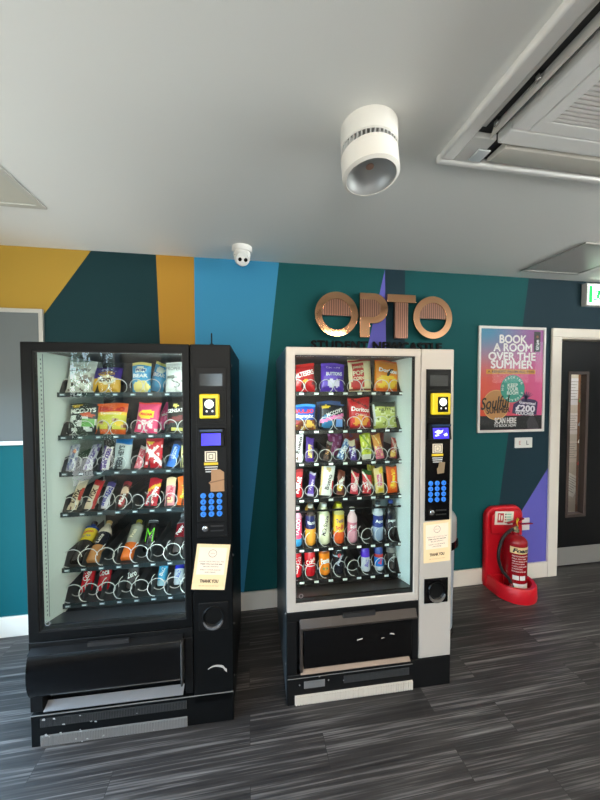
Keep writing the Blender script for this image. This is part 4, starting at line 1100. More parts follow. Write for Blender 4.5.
# poster
pw, phh = .634, .879
po = thing('poster', 'framed summer room booking poster on the teal wall left of the door', 'poster', T((1.862, WY, 1.2715)))
build('poster_frame', MB().ring(rect(0, pw, 0, phh), rect(.021, pw - .021, .021, phh - .021), -.018, -.001), mat('white_satin_frame', (225, 220, 214), .35), po, bevel=.003)
def poster_print():
    m = bpy.data.materials.new('poster_print'); m.use_nodes = True
    nt = m.node_tree; N = nt.nodes.new; L = nt.links.new
    b = nt.nodes['Principled BSDF']; b.inputs['Roughness'].default_value = .35
    tc = N('ShaderNodeTexCoord'); sp = N('ShaderNodeSeparateXYZ'); L(tc.outputs['Object'], sp.inputs[0])
    def rng(out, a, c):
        r = N('ShaderNodeMapRange'); r.interpolation_type = 'SMOOTHSTEP'; r.inputs['From Min'].default_value = a; r.inputs['From Max'].default_value = c
        L(out, r.inputs['Value']); return r.outputs[0]
    u = rng(sp.outputs['X'], .05, .60); v = rng(sp.outputs['Z'], .40, .84)
    def mx(f, a, c):
        x = N('ShaderNodeMix'); x.data_type = 'RGBA'; L(f, x.inputs[0])
        for s, q in ((6, a), (7, c)):
            if isinstance(q, tuple): x.inputs[s].default_value = lin(q)
            else: L(q, x.inputs[s])
        return x.outputs[2]
    top = mx(u, (34, 128, 168), (150, 62, 140)); bot = mx(u, (226, 76, 44), (222, 84, 140))
    L(mx(v, bot, top), b.inputs['Base Color'])
    return m
b = MB().box(.020, pw - .020, -.010, -.004, .020, phh - .020)
build('poster_sheet', b, poster_print(), po, smooth=0)
def PX(x): return .022 + (x - 42) / 373.0 * (pw - .044)
def PZ(y): return phh - .022 - (y - 52) / 623.0 * (phh - .044)
PYs = -.0106
def ptext(name, col, items, y=PYs):
    tb = MB()
    for s, x0, x1, y0, y1, kw in items:
        text_into(tb, s, (PX(x0) + PX(x1)) / 2, (PZ(y0) + PZ(y1)) / 2, w=PX(x1) - PX(x0), h=PZ(y0) - PZ(y1), y=y, **kw)
    return build(name, tb, P(col, .4), po, smooth=0)
BD = dict(bold=0, fat=.0032)
ptext('headline', (244, 240, 236), [('BOOK', 152, 312, 88, 137, BD), ('A ROOM', 117, 345, 140, 188, BD), ('OVER THE', 88, 368, 195, 243, BD), ('SUMMER', 103, 353, 245, 293, BD)])
b = MB(); quad(b, rect(PX(75), PX(370), PZ(328), PZ(300)), PYs); build('yellow_band', b, P((216, 150, 40), .4), po, smooth=0)
ptext('band_text', (50, 24, 30), [('A BENEFIT FROM ALL THIS', 84, 362, 307, 321, dict(bold=.02))], PYs - .0006)
b = MB(); quad(b, rect(PX(42), PX(415), PZ(675), PZ(588)), PYs); build('black_band', b, P((12, 11, 13), .5), po, smooth=0)
b = MB(); quad(b, rect(PX(358), PX(397), PZ(188), PZ(62)), PYs); build('black_tag', b, P((26, 22, 26), .4), po, smooth=0)
tb = MB(); text_into(tb, 'true', (PX(376) + PX(382)) / 2, PZ(145), w=.085, h=.026, rot=90, y=PYs - .0006, bold=0, fat=.0010); build('tag_text', tb, P((238, 236, 234), .4), po, smooth=0)
tb = MB()
for a in range(6): quad(tb, [(PX(378) + .012 * math.cos(a * PI / 3), PZ(94) + .012 * math.sin(a * PI / 3)), (PX(378) + .012 * math.cos(a * PI / 3 + .5), PZ(94) + .012 * math.sin(a * PI / 3 + .5)), (PX(378), PZ(94))], PYs - .0006)
build('tag_emblem', tb, P((190, 110, 60), .4), po, smooth=0)
# roundel, gold disc, voucher
b = MB(); disc(b, PX(137), PZ(520), .125, PYs - .0004, 36); disc(b, PX(137), PZ(520), .118, PYs - .0006, 36, 1)
build('gold_disc', b, [P((226, 176, 110), .35), P((196, 140, 80), .35)], po, smooth=0)
b = MB(); disc(b, PX(233), PZ(420), .115, PYs - .0010, 36); build('teal_roundel', b, P((56, 160, 140), .4), po, smooth=0)
tb = MB()
for s, y in (('KEEP', 398), ('YOUR', 422), ('ROOM', 446)): text_into(tb, s, PX(233), PZ(y), w=.105 if s != 'KEEP' else .095, h=.028, y=PYs - .0016, bold=0, fat=.0012)
ring_s = 'NO PACKING  STORAGE  '
for k, ch in enumerate(ring_s):
    if ch == ' ': continue
    a = PI * 1.02 - 2 * PI * k / len(ring_s)
    text_into(tb, ch, PX(233) + .096 * math.cos(a), PZ(420) + .096 * math.sin(a), h=.020, rot=math.degrees(a) - 90, y=PYs - .0016, bold=.03)
build('roundel_text', tb, P((236, 244, 238), .4), po, smooth=0)
ptext('script_text', (24, 20, 22), [('Soulful', 44, 218, 468, 540, dict(bold=.0, fat=.0018, shear=.35, rot=6)), ('SUMMER', 80, 216, 536, 570, dict(bold=0, fat=.0015, rot=3))], PYs - .0030)
b = MB()
q = [(240, 515), (300, 478), (372, 490), (388, 505), (382, 585), (300, 588), (232, 572)]
quad(b, [(PX(x), PZ(y)) for x, y in q][::-1], PYs - .0008)
for k in range(7):
    a = math.radians(40 + 17 * k); cx, cz = PX(318), PZ(482)
    quad(b, [(cx - .008, cz), (cx + .008, cz), (cx + .085 * math.cos(a) + .004, cz + .06 * math.sin(a)), (cx + .085 * math.cos(a) - .006, cz + .055 * math.sin(a))], PYs - .0008)
build('voucher_shape', b, P((52, 36, 84), .4), po, smooth=0)
ptext('voucher_text', (244, 240, 246), [('£200', 252, 372, 522, 566, dict(bold=.04, rot=-4)), ('VOUCHER', 252, 366, 566, 586, dict(bold=.03, rot=-4)), ('Guaranteed', 274, 374, 500, 518, dict(bold=.03, rot=-6))], PYs - .0014)
ptext('scan_text', (240, 238, 236), [('SCAN HERE', 130, 258, 600, 636, dict(bold=0, fat=.0018)), ('TO BOOK NOW', 126, 258, 641, 657, dict(bold=0, fat=.0008))], PYs - .0006)
b = MB(); q = [(330, 675), (322, 630), (338, 600), (352, 590), (368, 598), (392, 640), (398, 675)]
quad(b, [(PX(x), PZ(y)) for x, y in q], PYs - .0005); build('grey_figure', b, P((66, 62, 66), .4), po, smooth=0)
build('poster_glazing', MB().box(.0205, pw - .0205, -.0150, -.0142, .0205, phh - .0205), M_pglass, po, smooth=0)

# switch plate and socket
def plate(x0, x1, z0, z1, lb, marks):
    r = thing('wall_plate', lb, 'wall plate', T(((x0 + x1) / 2, WY, (z0 + z1) / 2)))
    w, h = (x1 - x0) / 2, (z1 - z0) / 2
    build('plate', MB().box(-w, w, -.011, 0, -h, h), M_white, r, bevel=.003)
    if marks:
        tb = MB(); text_into(tb, 'E', -.038, 0, h=.032, y=-.0114, bold=.0); build('mark', tb, P((200, 110, 100), .5), r, smooth=0)
        tb = MB(); text_into(tb, 'L', .035, 0, h=.036, y=-.0114, bold=.02); build('mark', tb, P((80, 80, 80), .5), r, smooth=0)
    else:
        build('switch_rocker', MB().box(-.012, .012, -.015, -.011, -.014, .014), M_white, r, bevel=.002)
plate(2.222, 2.388, 1.135, 1.222, 'white double wall plate with two small marks under the poster', True)
plate(2.296, 2.378, .425, .53, 'white wall socket behind the fire extinguisher handle', False)

# noticeboard at the far left
nb = thing('noticeboard', 'grey felt noticeboard with aluminium frame behind the black vending machine', 'noticeboard', T((-1.72, WY, 1.274)))
bw, bh = .405, .886
build('board_frame', MB().ring(rect(0, bw, 0, bh), rect(.026, bw - .026, .026, bh - .026), -.020, -.0005), mat('aluminium', (196, 194, 188), .35, .5), nb, bevel=.003)
build('felt_panel', MB().box(.024, bw - .024, -.012, -.002, .024, bh - .024), mat('grey_felt', (98, 104, 104), .95, bump=.4, bscale=500), nb, smooth=0)

# exit sign
es = thing('exit_sign', 'green and white running man exit sign above the door', 'exit sign', T((2.855, WY, 2.345)))
build('sign_case', MB().box(0, .36, -.046, 0, 0, .19), M_white, es, bevel=.003)
M_exw = mat('exit_white', (255, 255, 255), .4, emit=(235, 255, 244), estr=3.2)
M_exg = mat('exit_green', (0, 150, 60), .4, emit=(0, 190, 80), estr=2.0)
build('sign_face', MB().box(.014, .346, -.0475, -.046, .014, .176), M_exw, es, smooth=0)
b = MB(); b.box(.020, .056, -.0482, -.0475, .024, .166)
build('door_symbol', b, M_exg, es, smooth=0)
b = MB()
def limb(pts, w):
    for (x0, z0), (x1, z1) in zip(pts, pts[1:]):
        d = Vector((x1 - x0, z1 - z0)).normalized(); n = Vector((-d.y, d.x)) * w / 2
        e = d * w * .3
        quad(b, [(x0 - e.x - n.x, z0 - e.y - n.y), (x1 + e.x - n.x, z1 + e.y - n.y), (x1 + e.x + n.x, z1 + e.y + n.y), (x0 - e.x + n.x, z0 - e.y + n.y)], -.0484)
disc(b, .142, .142, .013, -.0484, 16)
limb([(.128, .120), (.112, .082)], .028); limb([(.112, .080), (.100, .055), (.070, .052)], .014); limb([(.114, .078), (.132, .055), (.140, .030)], .014)
limb([(.124, .122), (.096, .122), (.084, .104)], .010); limb([(.130, .118), (.150, .100), (.166, .108)], .010)
build('running_man', b, M_exg, es, smooth=0)
b = MB(); quad(b, [(.20, .085), (.26, .085), (.26, .06), (.30, .10), (.26, .14), (.26, .115), (.20, .115)], -.0484)
build('arrow_symbol', b, M_exg, es, smooth=0)

# ------------------------------------------------------------------ fire extinguisher on its stand
SX, SYb = 2.09, WY - .012
st = thing('extinguisher_stand', 'red moulded fire extinguisher stand on the floor against the mural wall', 'extinguisher stand', T((SX, SYb, 0)))
b = MB()
hw = .172
op = [(-hw, 0.02), (hw, 0.02)] + arc(hw - .085, .664 - .085, .085, 0, PI / 2, 8) + arc(-hw + .085, .664 - .085, .085, PI / 2, PI, 8)
b.prism(op, -.052, 0)
build('back_plate', b, M_red, st, bevel=.018, seg=4)
op2 = [(-hw + .035, .45), (hw - .035, .45)] + arc(hw - .09, .638 - .06, .058, 0, PI / 2, 8) + arc(-hw + .09, .638 - .06, .058, PI / 2, PI, 8)
build('raised_panel', MB().prism(op2, -.074, -.048), M_red, st, bevel=.010, seg=3)
# base: solid foot with a hollow round well
b = MB()
def foot(rr, yc, back, n=24):
    a = [(rr * math.cos(PI + PI * k / n), yc + rr * math.sin(PI + PI * k / n)) for k in range(n + 1)]
    return a + [(rr, back), (-rr, back)]
yc = -.138
prof = [(foot(.160, yc, -.005), 0), (foot(.163, yc, -.005), .02), (foot(.158, yc, -.005), .100), (foot(.150, yc, -.01), .112), (foot(.128, yc, -.05), .110), (foot(.120, yc, -.06), .098), (foot(.116, yc, -.06), .045)]
vs = []; fs = []
n = len(prof[0][0])
for pl, z in prof:
    for x, y in pl: vs.append((x, y, z))
for i in range(len(prof) - 1):
    for k in range(n):
        k2 = (k + 1) % n
        fs.append((i * n + k, i * n + k2, (i + 1) * n + k2, (i + 1) * n + k))
fs.append(tuple(range(n - 1, -1, -1))); fs.append(tuple(range((len(prof) - 1) * n, len(prof) * n)))
b.add(vs, fs)
build('base_tray', b, M_red, st, smooth=50)
card = MB().box(-.085, .085, -.0020, 0, -.055, .055)
card.box(-.062, -.006, -.0026, -.002, -.036, .040, 1)
card.box(-.052, -.040, -.0030, -.0026, -.018, .030, 0); card.box(-.030, -.016, -.0030, -.0026, -.020, .022, 0)
for k in range(4):
    card.box(.006, .018, -.0026, -.002, .026 - .022 * k, .036 - .022 * k, 2 if k < 2 else 1); card.box(.024, .064, -.0026, -.002, .026 - .022 * k, .036 - .022 * k, 3)
build('instruction_card', card, [P((236, 232, 214), .5), P((190, 40, 44), .5), P((50, 70, 60), .5), P((150, 200, 170), .5)], st, smooth=0, M=T((-.030, -.0745, .580)) @ Ry(4))

ex = thing('fire_extinguisher', 'red foam fire extinguisher standing in the red floor stand', 'fire extinguisher', T((SX + .016, SYb - .140, .046)) @ Rz(8))
R0 = .083
prof = [(.072, 0), (R0, .012), (R0, .375)] + [(R0 * math.cos(a * PI / 2 / 8) * .86 + R0 * .14, .375 + .050 * math.sin(a * PI / 2 / 8)) for a in range(1, 7)] + [(.030, .424), (.024, .430), (.024, .450)]
build('cylinder', MB().lathe(prof, 36), M_redcyl, ex)
DZ = T((0, 0, .025))
b = MB().lathe([(.022, .42), (.027, .425), (.027, .445), (.018, .452), (.018, .475)], 18)
b.tube([(0, 0, .448), (-.045, -.01, .452)], .013, 10)
build('valve', b, mat('brass_nickel', (190, 176, 140), .25, .9), ex, M=DZ)
b = MB(); b.box(-.035, .135, -.010, .010, .503, .514, 0, T((0, 0, 0)) @ Ry(-6)); b.box(-.02, .02, -.010, .010, .470, .505)
build('handle', b, M_redcyl, ex, bevel=.002, M=DZ)
b = MB(); b.box(.01, .135, -.010, .010, .476, .485, 0, Ry(5))
build('squeeze_lever', b, M_redcyl, ex, bevel=.002, M=DZ)
b = MB().tube([(0, -.012, .50), (.004, -.022, .53), (-.012, -.024, .545), (-.014, -.018, .51), (.006, -.016, .47)], .0035, 6)
build('safety_pin', b, mat('yellow_tag', (226, 190, 40), .4), ex, M=DZ)
hp = [(-.045, -.01, .477), (-.095, -.02, .470), (-.165, -.026, .425), (-.212, -.034, .34), (-.212, -.038, .26), (-.180, -.046, .18), (-.125, -.055, .115), (-.112, -.058, .085)]
def smoothpts(p, n=5):
    out = []
    for i in range(len(p) - 1):
        a = Vector(p[max(i - 1, 0)]); b_ = Vector(p[i]); c = Vector(p[i + 1]); d = Vector(p[min(i + 2, len(p) - 1)])
        for k in range(n):
            t = k / n
            out.append(.5 * ((2 * b_) + (c - a) * t + (2 * a - 5 * b_ + 4 * c - d) * t * t + (3 * b_ - a - 3 * c + d) * t ** 3))
    return out + [Vector(p[-1])]
hs = build('hose', MB().tube(smoothpts(hp), .0115, 10), M_rubber, ex)
b = MB().tube([(-.112, -.058, .088), (-.106, -.060, .065)], .014, 10)
build('hose_collar', b, M_chrome, hs)
build('nozzle', MB().tube([(-.106, -.060, .068), (-.098, -.062, .035), (-.090, -.064, .012)], [.013, .017, .019], 12), M_rubber, ex)
def cyl_surf(off):
    return lambda px, pz: ((R0 + off) * math.sin(px / R0), -(R0 + off) * math.cos(px / R0), pz)
def wrap_patch(x0, x1, z0, z1, off, n=14):
    f = cyl_surf(off)
    mb = MB(); vs = []
    for k in range(n + 1):
        x = x0 + (x1 - x0) * k / n
        vs += [f(x, z0), f(x, z1)]
    mb.add(vs, [(2 * k, 2 * k + 2, 2 * k + 3, 2 * k + 1) for k in range(n)])
    return mb
lc = -.034
build('cream_band', wrap_patch(lc - .075, lc + .085, .305, .355, .0008), P((232, 206, 150), .4), ex)
tb = MB(); text_into(tb, 'Foam', lc + .006, .330, w=.125, h=.034, surf=cyl_surf(.0016), bold=.05, shear=.2); build('band_text', tb, P((30, 20, 20), .5), ex, smooth=0)
lb = MB()
for k, w in enumerate((.12, .10, .12, .09, .11, .07, .10)):
    z = .285 - .020 * k
    text_into(lb, ['FIRE EXTINGUISHER', 'PULL OUT PIN', 'AIM AT BASE OF FIRE', 'SQUEEZE LEVER', 'CLASS A AND B FIRES', 'CAUTION', 'RECHARGE AFTER USE'][k], lc - .06 + w / 2, z, w=w, h=.010, surf=cyl_surf(.0012), bold=.01)
build('instruction_text', lb, P((232, 214, 208), .5), ex, smooth=0)
p1 = wrap_patch(lc - .055, lc - .012, .098, .132, .0008, 6); p2 = wrap_patch(lc - .006, lc + .037, .098, .132, .0008, 6)
p1.add(p2.v, p2.f)
build('class_symbols', p1, P((230, 226, 220), .5), ex)
build('service_label', wrap_patch(lc - .075, lc + .075, .015, .068, .0008), P((236, 232, 226), .5), ex)

# ------------------------------------------------------------------ silver bin behind the machine
bn = thing('waste_bin', 'slim silver bin with domed lid beside the silver vending machine', 'bin', T((1.262, 1.98, 0)))
build('bin_body', MB().lathe([(.098, .03), (.112, .035), (.118, .60), (.118, .61)], 32), mat('pale_steel', (186, 196, 204), .35, .2), bn)
build('bin_foot', MB().lathe([(.112, 0), (.116, .005), (.116, .03), (.11, .032)], 32), M_blackmatt, bn)
build('bin_collar', MB().lathe([(.122, .575), (.128, .58), (.128, .63), (.124, .635)], 32), M_blackgloss, bn)
build('domed_lid', MB().lathe([(.130, .634), (.132, .645), (.132, .76)] + [(.132 * math.cos(a * PI / 20), .76 + .09 * math.sin(a * PI / 20)) for a in range(1, 10)] + [(.0005, .85)], 32), mat('silver_lid', (206, 206, 204), .25, .5), bn)
b = MB().tube([(.126, -.03, .605), (.142, -.03, .610), (.144, -.03, .565), (.130, -.03, .55)], .010, 8)
build('lid_catch', b, M_blackmatt, bn)

# ------------------------------------------------------------------ ceiling things
lp = thing('ceiling_spotlight', 'white cylindrical surface spotlight on the ceiling', 'light', T((.436, 1.118, H)))
R1 = .101
build('mount', MB().lathe([(R1 - .004, -.070), (R1, -.066), (R1, 0)], 48), mat('white_lamp_metal', (232, 229, 222), .35), lp)
build('mount_underside', MB().lathe([(.02, -.071), (R1 - .005, -.0705)], 48, cap=False), mat('grey_lamp_plate', (150, 150, 148), .4), lp)
b = MB()
for k in range(40):
    a = 2 * PI * k / 40
    b.box(R1 - .020, R1 - .004, -.0022, .0022, -.106, -.070, 0, Rz(math.degrees(a)))
b.lathe([(R1 - .028, -.106), (R1 - .028, -.070)], 32, cap=False, mi=1)
build('heat_sink_fins', b, [mat('fin_metal', (200, 200, 198), .4), M_ink], lp)
TI = T((0, 0, -.091)) @ Rx(-6) @ Ry(-3)
hd = build('lamp_head', MB().lathe([(R1 - .014, -.084), (R1 - .012, -.086), (R1, -.080), (R1, -.008), (R1 - .003, -.004), (R1 - .02, -.004)], 48, cap=False), mat('white_lamp_metal', (232, 229, 222), .35), lp, M=TI)
build('reflector', MB().lathe([(.0003, -.040), (.030, -.043), (.055, -.054), (.072, -.068), (R1 - .020, -.082), (R1 - .014, -.0845)][::1], 48, cap=False), mat('reflector_metal', (196, 198, 198), .38, .6), hd)
build('lamp_emitter', MB().lathe([(.014, -.041), (.014, -.044), (0.0005, -.045)], 24), mat('lamp_diffuser', (190, 150, 130), .4), hd)

cv = thing('security_camera', 'white dome security camera on the ceiling near the blue wall', 'camera', T((-.030, 2.155, H)))
build('camera_base', MB().lathe([(.062, -.034), (.066, -.028), (.066, 0)], 36), M_white, cv)
build('eyeball_collar', MB().lathe([(.052, -.064), (.056, -.056), (.054, -.034)], 36), M_white, cv)
ball = MB()
ballp = [(.050 * math.sin(PI * k / 18) + .0001, -.050 * math.cos(PI * k / 18)) for k in range(19)]
bo = build('eyeball', MB().lathe(ballp, 32), M_white, cv, M=T((0, -.004, -.070)))
Mf = T((0, -.004, -.070)) @ Rz(8) @ Rx(28)
b = MB().lathe([(.041, .028), (.040, .0465), (.0001, .0475)], 30, M=Rx(90))
fa = build('face_plate', b, mat('camera_face', (215, 215, 212), .3), cv, M=Mf)
for x in (-.018, .019):
    build('lens', MB().lathe([(.012, 0), (.012, .003), (.0001, .004)], 18, M=T((x, -.0468, -.003)) @ Rx(90)), M_blackgloss, fa)
b = MB()
ptsx = [(.0515 * math.cos(a), -.012 - .0 * a, .0515 * math.sin(a)) for a in [PI * .1 + PI * .8 * k / 16 for k in range(17)]]
b.tube(ptsx, .0022, 6); build('black_arc', b, M_blackmatt, fa)  # black tube arched around the eyeball

# air-conditioning cassette
X0, Y1, S1 = .750, 1.207, .95
Y0 = Y1 - S1; X1 = X0 + S1
ac = thing('air_conditioner', 'white ceiling cassette air conditioner with one open louvre', 'air conditioner', T((X0, Y1, H)))
M_acw = mat('ac_white', (236, 234, 230), .4); M_acg = mat('ac_grey', (222, 220, 216), .4)
def R2(a, b2): return [(a, -b2), (b2, -b2), (b2, -a), (a, -a)]
def ringz(mb, o, i, z0, z1, mi=0):
    """square frame in plan: outer inset o, inner inset i"""
    for (xa, xb, ya, yb) in ((o, S1 - o, -i, -o), (o, S1 - o, -(S1 - o), -(S1 - i)), (o, i, -(S1 - i), -i), (S1 - i, S1 - o, -(S1 - i), -i)):
        mb.box(xa, xb, ya, yb, z0, z1, mi)
b = MB()
for xa, xb, ya, yb in ((0, S1, -.030, 0), (0, S1, -S1, -(S1 - .030)), (0, .058, -(S1 - .03), -.03), (S1 - .058, S1, -(S1 - .03), -.03)): b.box(xa, xb, ya, yb, -.030, 0)
build('outer_frame', b, M_acw, ac, bevel=.010, seg=3)
# louvre channels, left one open and dark, the others closed by blades
b = MB(); b.box(.058, .15, -(S1 - .058), -.058, -.004, 0)
b.box(.15, S1 - .15, -.15, -.030, -.004, 0); b.box(.15, S1 - .15, -(S1 - .058), -(S1 - .15), -.004, 0); b.box(S1 - .15, S1 - .058, -(S1 - .058), -.058, -.004, 0)
build('air_channel', b, mat('dark_channel', (26, 25, 25), .6), ac, smooth=0)
for (xa, ya) in ((.058, -.030), (S1 - .150, -.030), (.058, -(S1 - .150)), (S1 - .150, -(S1 - .150))):
    build('corner_block', MB().box(xa, xa + .092, ya - .120, ya, -.026, -.004), M_acg, ac, bevel=.003)
b = MB().box(.112, .165, -.105, -.045, -.033, -.026)
build('corner_clip', b, mat('clear_plastic', (200, 204, 206), .08), ac, bevel=.004)
# open louvre: thin blade hanging from the slot
b = MB().box(-.0015, .0015, -(S1 - .19), -.185, -.058, 0)
build('open_louvre', b, mat('louvre_edge', (205, 203, 198), .35), ac, M=T((.112, 0, -.004)) @ Ry(20))
b = MB().box(.06, .085, -(S1 - .19), -.175, -.010, -.004)
build('slot_liner', b, M_acg, ac, bevel=.003)
for y in (-.20, -.36, -.62): build('louvre_bracket', MB().box(.092, .118, y - .018, y, -.030, -.004), M_chrome, ac, bevel=.003)
b = MB().profile([(-.140, -.028), (-.130, -.036), (-.055, -.030), (-.036, -.018), (-.04, -.008), (-.135, -.010)], .20, S1 - .16)
build('closed_louvre', b, mat('louvre_cream', (232, 226, 214), .35), ac, bevel=.002)
b = MB().box(S1 - .14, S1 - .075, -(S1 - .16), -.16, -.020, -.010); b.box(.16, S1 - .16, -(S1 - .075), -(S1 - .14), -.020, -.010)
build('closed_louvre', b, mat('louvre_cream', (232, 226, 214), .35), ac, bevel=.002)
# centre panel with intake grille
b = MB(); ringz(b, .150, .215, -.040, -.004)
build('centre_frame', b, M_acw, ac, bevel=.006, seg=3)
b = MB(); ringz(b, .218, .262, -.040, -.010)
gp = build('grille_panel', b, M_acw, ac, bevel=.002)
b = MB()
nsl = 30
for k in range(nsl):
    y = -.264 - (S1 - .528) * (k + .5) / nsl
    b.box(.262, S1 - .262, y - .0045, y + .0045, -.039, -.024, 0)
b.box(.262, S1 - .262, -(S1 - .262), -.262, -.014, -.010, 1)
build('intake_slats', b, [mat('slat_grey', (226, 222, 218), .5), mat('filter_grey', (110, 106, 103), .9)], gp, smooth=0)
tb = MB()
vs, fs, asp = glyphs('MHI', .04, .2, 1.0)
tb.add([(.52 + a * .055, -.240 + c * .014, -.0406) for a, c in vs], [f[::-1] for f in fs])
build('maker_badge', tb, P((60, 62, 66), .4), ac, smooth=0)

# ceiling access panels
def hatch(x0, x1, y0, y1, lb, mfr, mp, fw=.033, drop=.010):
    h = thing('access_panel', lb, 'access panel', T((x0, y0, H)))
    w, d = x1 - x0, y1 - y0
    b = MB()
    for xa, xb, ya, yb in ((0, w, 0, fw), (0, w, d - fw, d), (0, fw, fw, d - fw), (w - fw, w, fw, d - fw)): b.box(xa, xb, ya, yb, -drop, 0)
    build('panel_frame', b, mfr, h, bevel=.002)
    build('panel_board', MB().box(fw + .003, w - fw - .003, fw + .003, d - fw - .003, -drop * .6, 0), mp, h, smooth=0)
hatch(-1.603, -1.003, 1.249, 1.849, 'square access panel with thin metal frame in the ceiling at far left', mat('panel_metal', (190, 190, 182), .4), mat('panel_beige', (196, 194, 182), .6))
hatch(2.118, 2.632, 1.731, 2.214, 'grey access panel in the ceiling near the exit sign', mat('panel_grey', (170, 168, 164), .3), mat('panel_satin', (176, 174, 170), .3), .02)

# trees and an added hedge blocking bright ground outside the left window (they show in the machine's glass)
M_leaf = mat('leaf_green', (70, 96, 62), .6); M_bark = mat('bark', (70, 58, 48), .8)
for i, (x, y, h, lbl) in enumerate(((-3.4, -4.7, 3.4, 'slender leafy tree outside the left window, farther one'), (-2.9, -3.2, 3.2, 'bushy leafy tree outside the left window, nearer one'))):
    t = thing('garden_tree', lbl, 'tree', T((x, y, -.1)), 'trees outside the left window')
    build('trunk', MB().tube([(0, 0, 0), (.03, .02, h * .4), (-.02, 0, h * .85)], [.07, .05, .02], 10), M_bark, t)
    lv = MB()
    for k in range(900):
        a = rnd.uniform(0, 2 * PI); q = rnd.uniform(-1, 1); rr = rnd.random() ** .4
        p = Vector((math.cos(a) * math.sqrt(1 - q * q) * rr * .8, math.sin(a) * math.sqrt(1 - q * q) * rr * .75, h * .55 + q * rr * h * .42))
        R = Matrix.Rotation(rnd.uniform(0, 6.3), 4, 'Z') @ Matrix.Rotation(rnd.uniform(-1.2, 1.2), 4, 'X')
        l = rnd.uniform(.05, .11)
        lv.add([(-l * .35, 0, 0), (0, l * .2, -l), (l * .35, 0, 0), (0, -l * .1, l)], [(0, 1, 2, 3)], 0, T(p) @ R)
    build('foliage', lv, M_leaf, t, smooth=0)['kind'] = 'stuff'
hg = MB()
for k in range(2200):
    p = Vector((rnd.uniform(-5.0, -4.6), rnd.uniform(-9.0, -4.0), rnd.uniform(-.1, 1.4 + .15 * math.sin(k))))
    R = Matrix.Rotation(rnd.uniform(0, 6.3), 4, 'Z') @ Matrix.Rotation(rnd.uniform(-1.2, 1.2), 4, 'X')
    l = rnd.uniform(.07, .13)
    hg.add([(-l * .5, 0, 0), (0, l * .2, -l), (l * .5, 0, 0), (0, -l * .1, l)], [(0, 1, 2, 3)], 0, T(p) @ R)
tag(build('added_hedge', hg, M_leaf, smooth=0), 'long green hedge behind the trees outside the left window', 'hedge')

# linear ceiling lamps further back in the room
for i, (x, y) in enumerate(((-.75, -.35), (.9, -.35), (2.9, -1.6), (-.6, -2.2), (1.5, -2.2))):
    l = thing('linear_lamp', ['white linear ceiling lamp nearest the left windows', 'white linear ceiling lamp in the middle of the room', 'white linear ceiling lamp nearest the right wall', 'white linear ceiling lamp by the rear windows, left one', 'white linear ceiling lamp by the rear windows, right one'][i], 'lamp', T((x, y, H)), 'linear lamps on the ceiling')
    build('lamp_body', MB().box(-.65, .65, -.045, .045, -.05, 0), M_white, l)
    build('lamp_tube', MB().box(-.63, .63, -.035, .035, -.056, -.05), mat('lamp_tube_glow', (255, 255, 255), .5, emit=(255, 234, 208), estr=135), l, smooth=0)

# ------------------------------------------------------------------ light, camera, output
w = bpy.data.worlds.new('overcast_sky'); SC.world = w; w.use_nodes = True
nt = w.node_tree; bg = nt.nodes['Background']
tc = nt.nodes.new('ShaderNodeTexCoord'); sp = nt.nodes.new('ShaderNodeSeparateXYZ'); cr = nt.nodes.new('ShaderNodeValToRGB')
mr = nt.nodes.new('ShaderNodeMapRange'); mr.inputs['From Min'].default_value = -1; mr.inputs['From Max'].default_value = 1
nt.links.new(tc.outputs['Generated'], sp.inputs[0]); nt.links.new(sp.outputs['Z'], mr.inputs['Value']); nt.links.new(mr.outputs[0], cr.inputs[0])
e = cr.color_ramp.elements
e[0].position = .30; e[0].color = (1.9, 1.9, 1.84, 1)  # lower half made brighter than the sky to light the ceiling
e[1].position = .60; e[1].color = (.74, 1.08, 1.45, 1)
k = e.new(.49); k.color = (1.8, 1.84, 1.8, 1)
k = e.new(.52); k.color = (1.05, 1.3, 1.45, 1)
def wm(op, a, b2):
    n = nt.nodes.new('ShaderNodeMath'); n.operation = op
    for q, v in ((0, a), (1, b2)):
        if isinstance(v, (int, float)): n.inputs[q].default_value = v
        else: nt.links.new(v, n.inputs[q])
    return n.outputs[0]
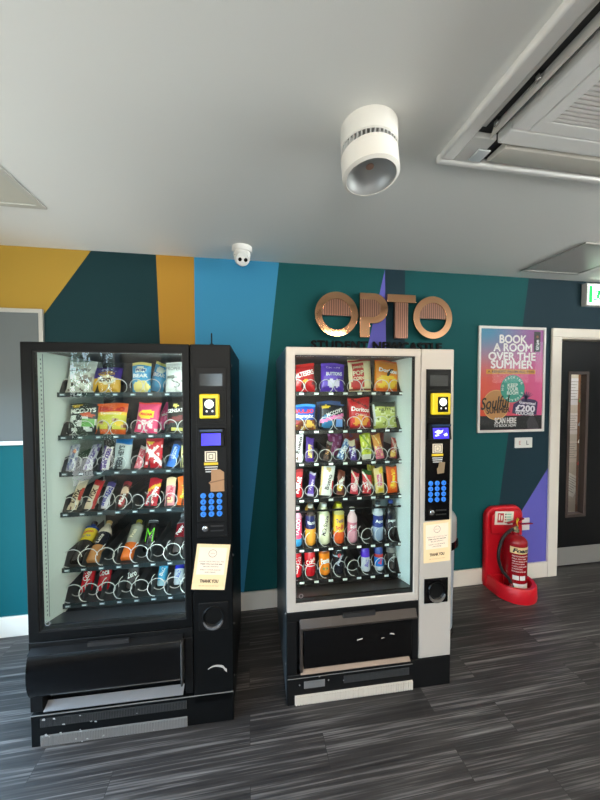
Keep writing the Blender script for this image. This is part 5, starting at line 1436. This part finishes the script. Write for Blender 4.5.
# sky boosted leftward to brighten the floor, lower half rightward to brighten the ceiling
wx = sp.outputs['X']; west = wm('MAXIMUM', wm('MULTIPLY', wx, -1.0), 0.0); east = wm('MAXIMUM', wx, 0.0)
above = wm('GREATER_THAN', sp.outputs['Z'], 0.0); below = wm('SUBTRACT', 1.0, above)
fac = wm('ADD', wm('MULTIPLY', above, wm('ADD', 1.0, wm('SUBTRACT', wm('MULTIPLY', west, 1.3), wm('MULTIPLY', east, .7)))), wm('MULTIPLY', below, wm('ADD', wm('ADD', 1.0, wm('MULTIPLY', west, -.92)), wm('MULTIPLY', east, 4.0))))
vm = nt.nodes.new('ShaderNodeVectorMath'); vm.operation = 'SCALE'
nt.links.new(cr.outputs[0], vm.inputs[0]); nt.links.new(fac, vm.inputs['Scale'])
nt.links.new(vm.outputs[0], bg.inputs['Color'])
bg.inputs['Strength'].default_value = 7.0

cam = bpy.data.cameras.new('camera'); co = bpy.data.objects.new('camera', cam); COL.objects.link(co)
yaw, pit, rol = .1625, -.03174, -.0022
fw = Vector((math.sin(yaw) * math.cos(pit), math.cos(yaw) * math.cos(pit), math.sin(pit)))
rt = Vector((math.cos(yaw), -math.sin(yaw), 0)); up = rt.cross(fw)
r2 = rt * math.cos(rol) + up * math.sin(rol); u2 = -rt * math.sin(rol) + up * math.cos(rol)
co.matrix_world = Matrix(((r2.x, u2.x, -fw.x, 0), (r2.y, u2.y, -fw.y, 0), (r2.z, u2.z, -fw.z, 1.63), (0, 0, 0, 1)))
cam.sensor_fit = 'HORIZONTAL'; cam.sensor_width = 36; cam.lens = 319.24 / 600 * 36
cam.clip_start = .05
SC.camera = co
SC.view_settings.view_transform = 'Standard'; SC.view_settings.look = 'None'; SC.view_settings.gamma = 1; SC.view_settings.exposure = -0.45
SC.view_settings.use_curve_mapping = False
try:
    SC.cycles.use_denoising = True
    SC.cycles.transparent_max_bounces = 16
    SC.cycles.max_bounces = 10
    SC.cycles.caustics_reflective = False
    SC.cycles.diffuse_bounces = 6
    SC.cycles.sample_clamp_indirect = 6
except Exception:
    pass
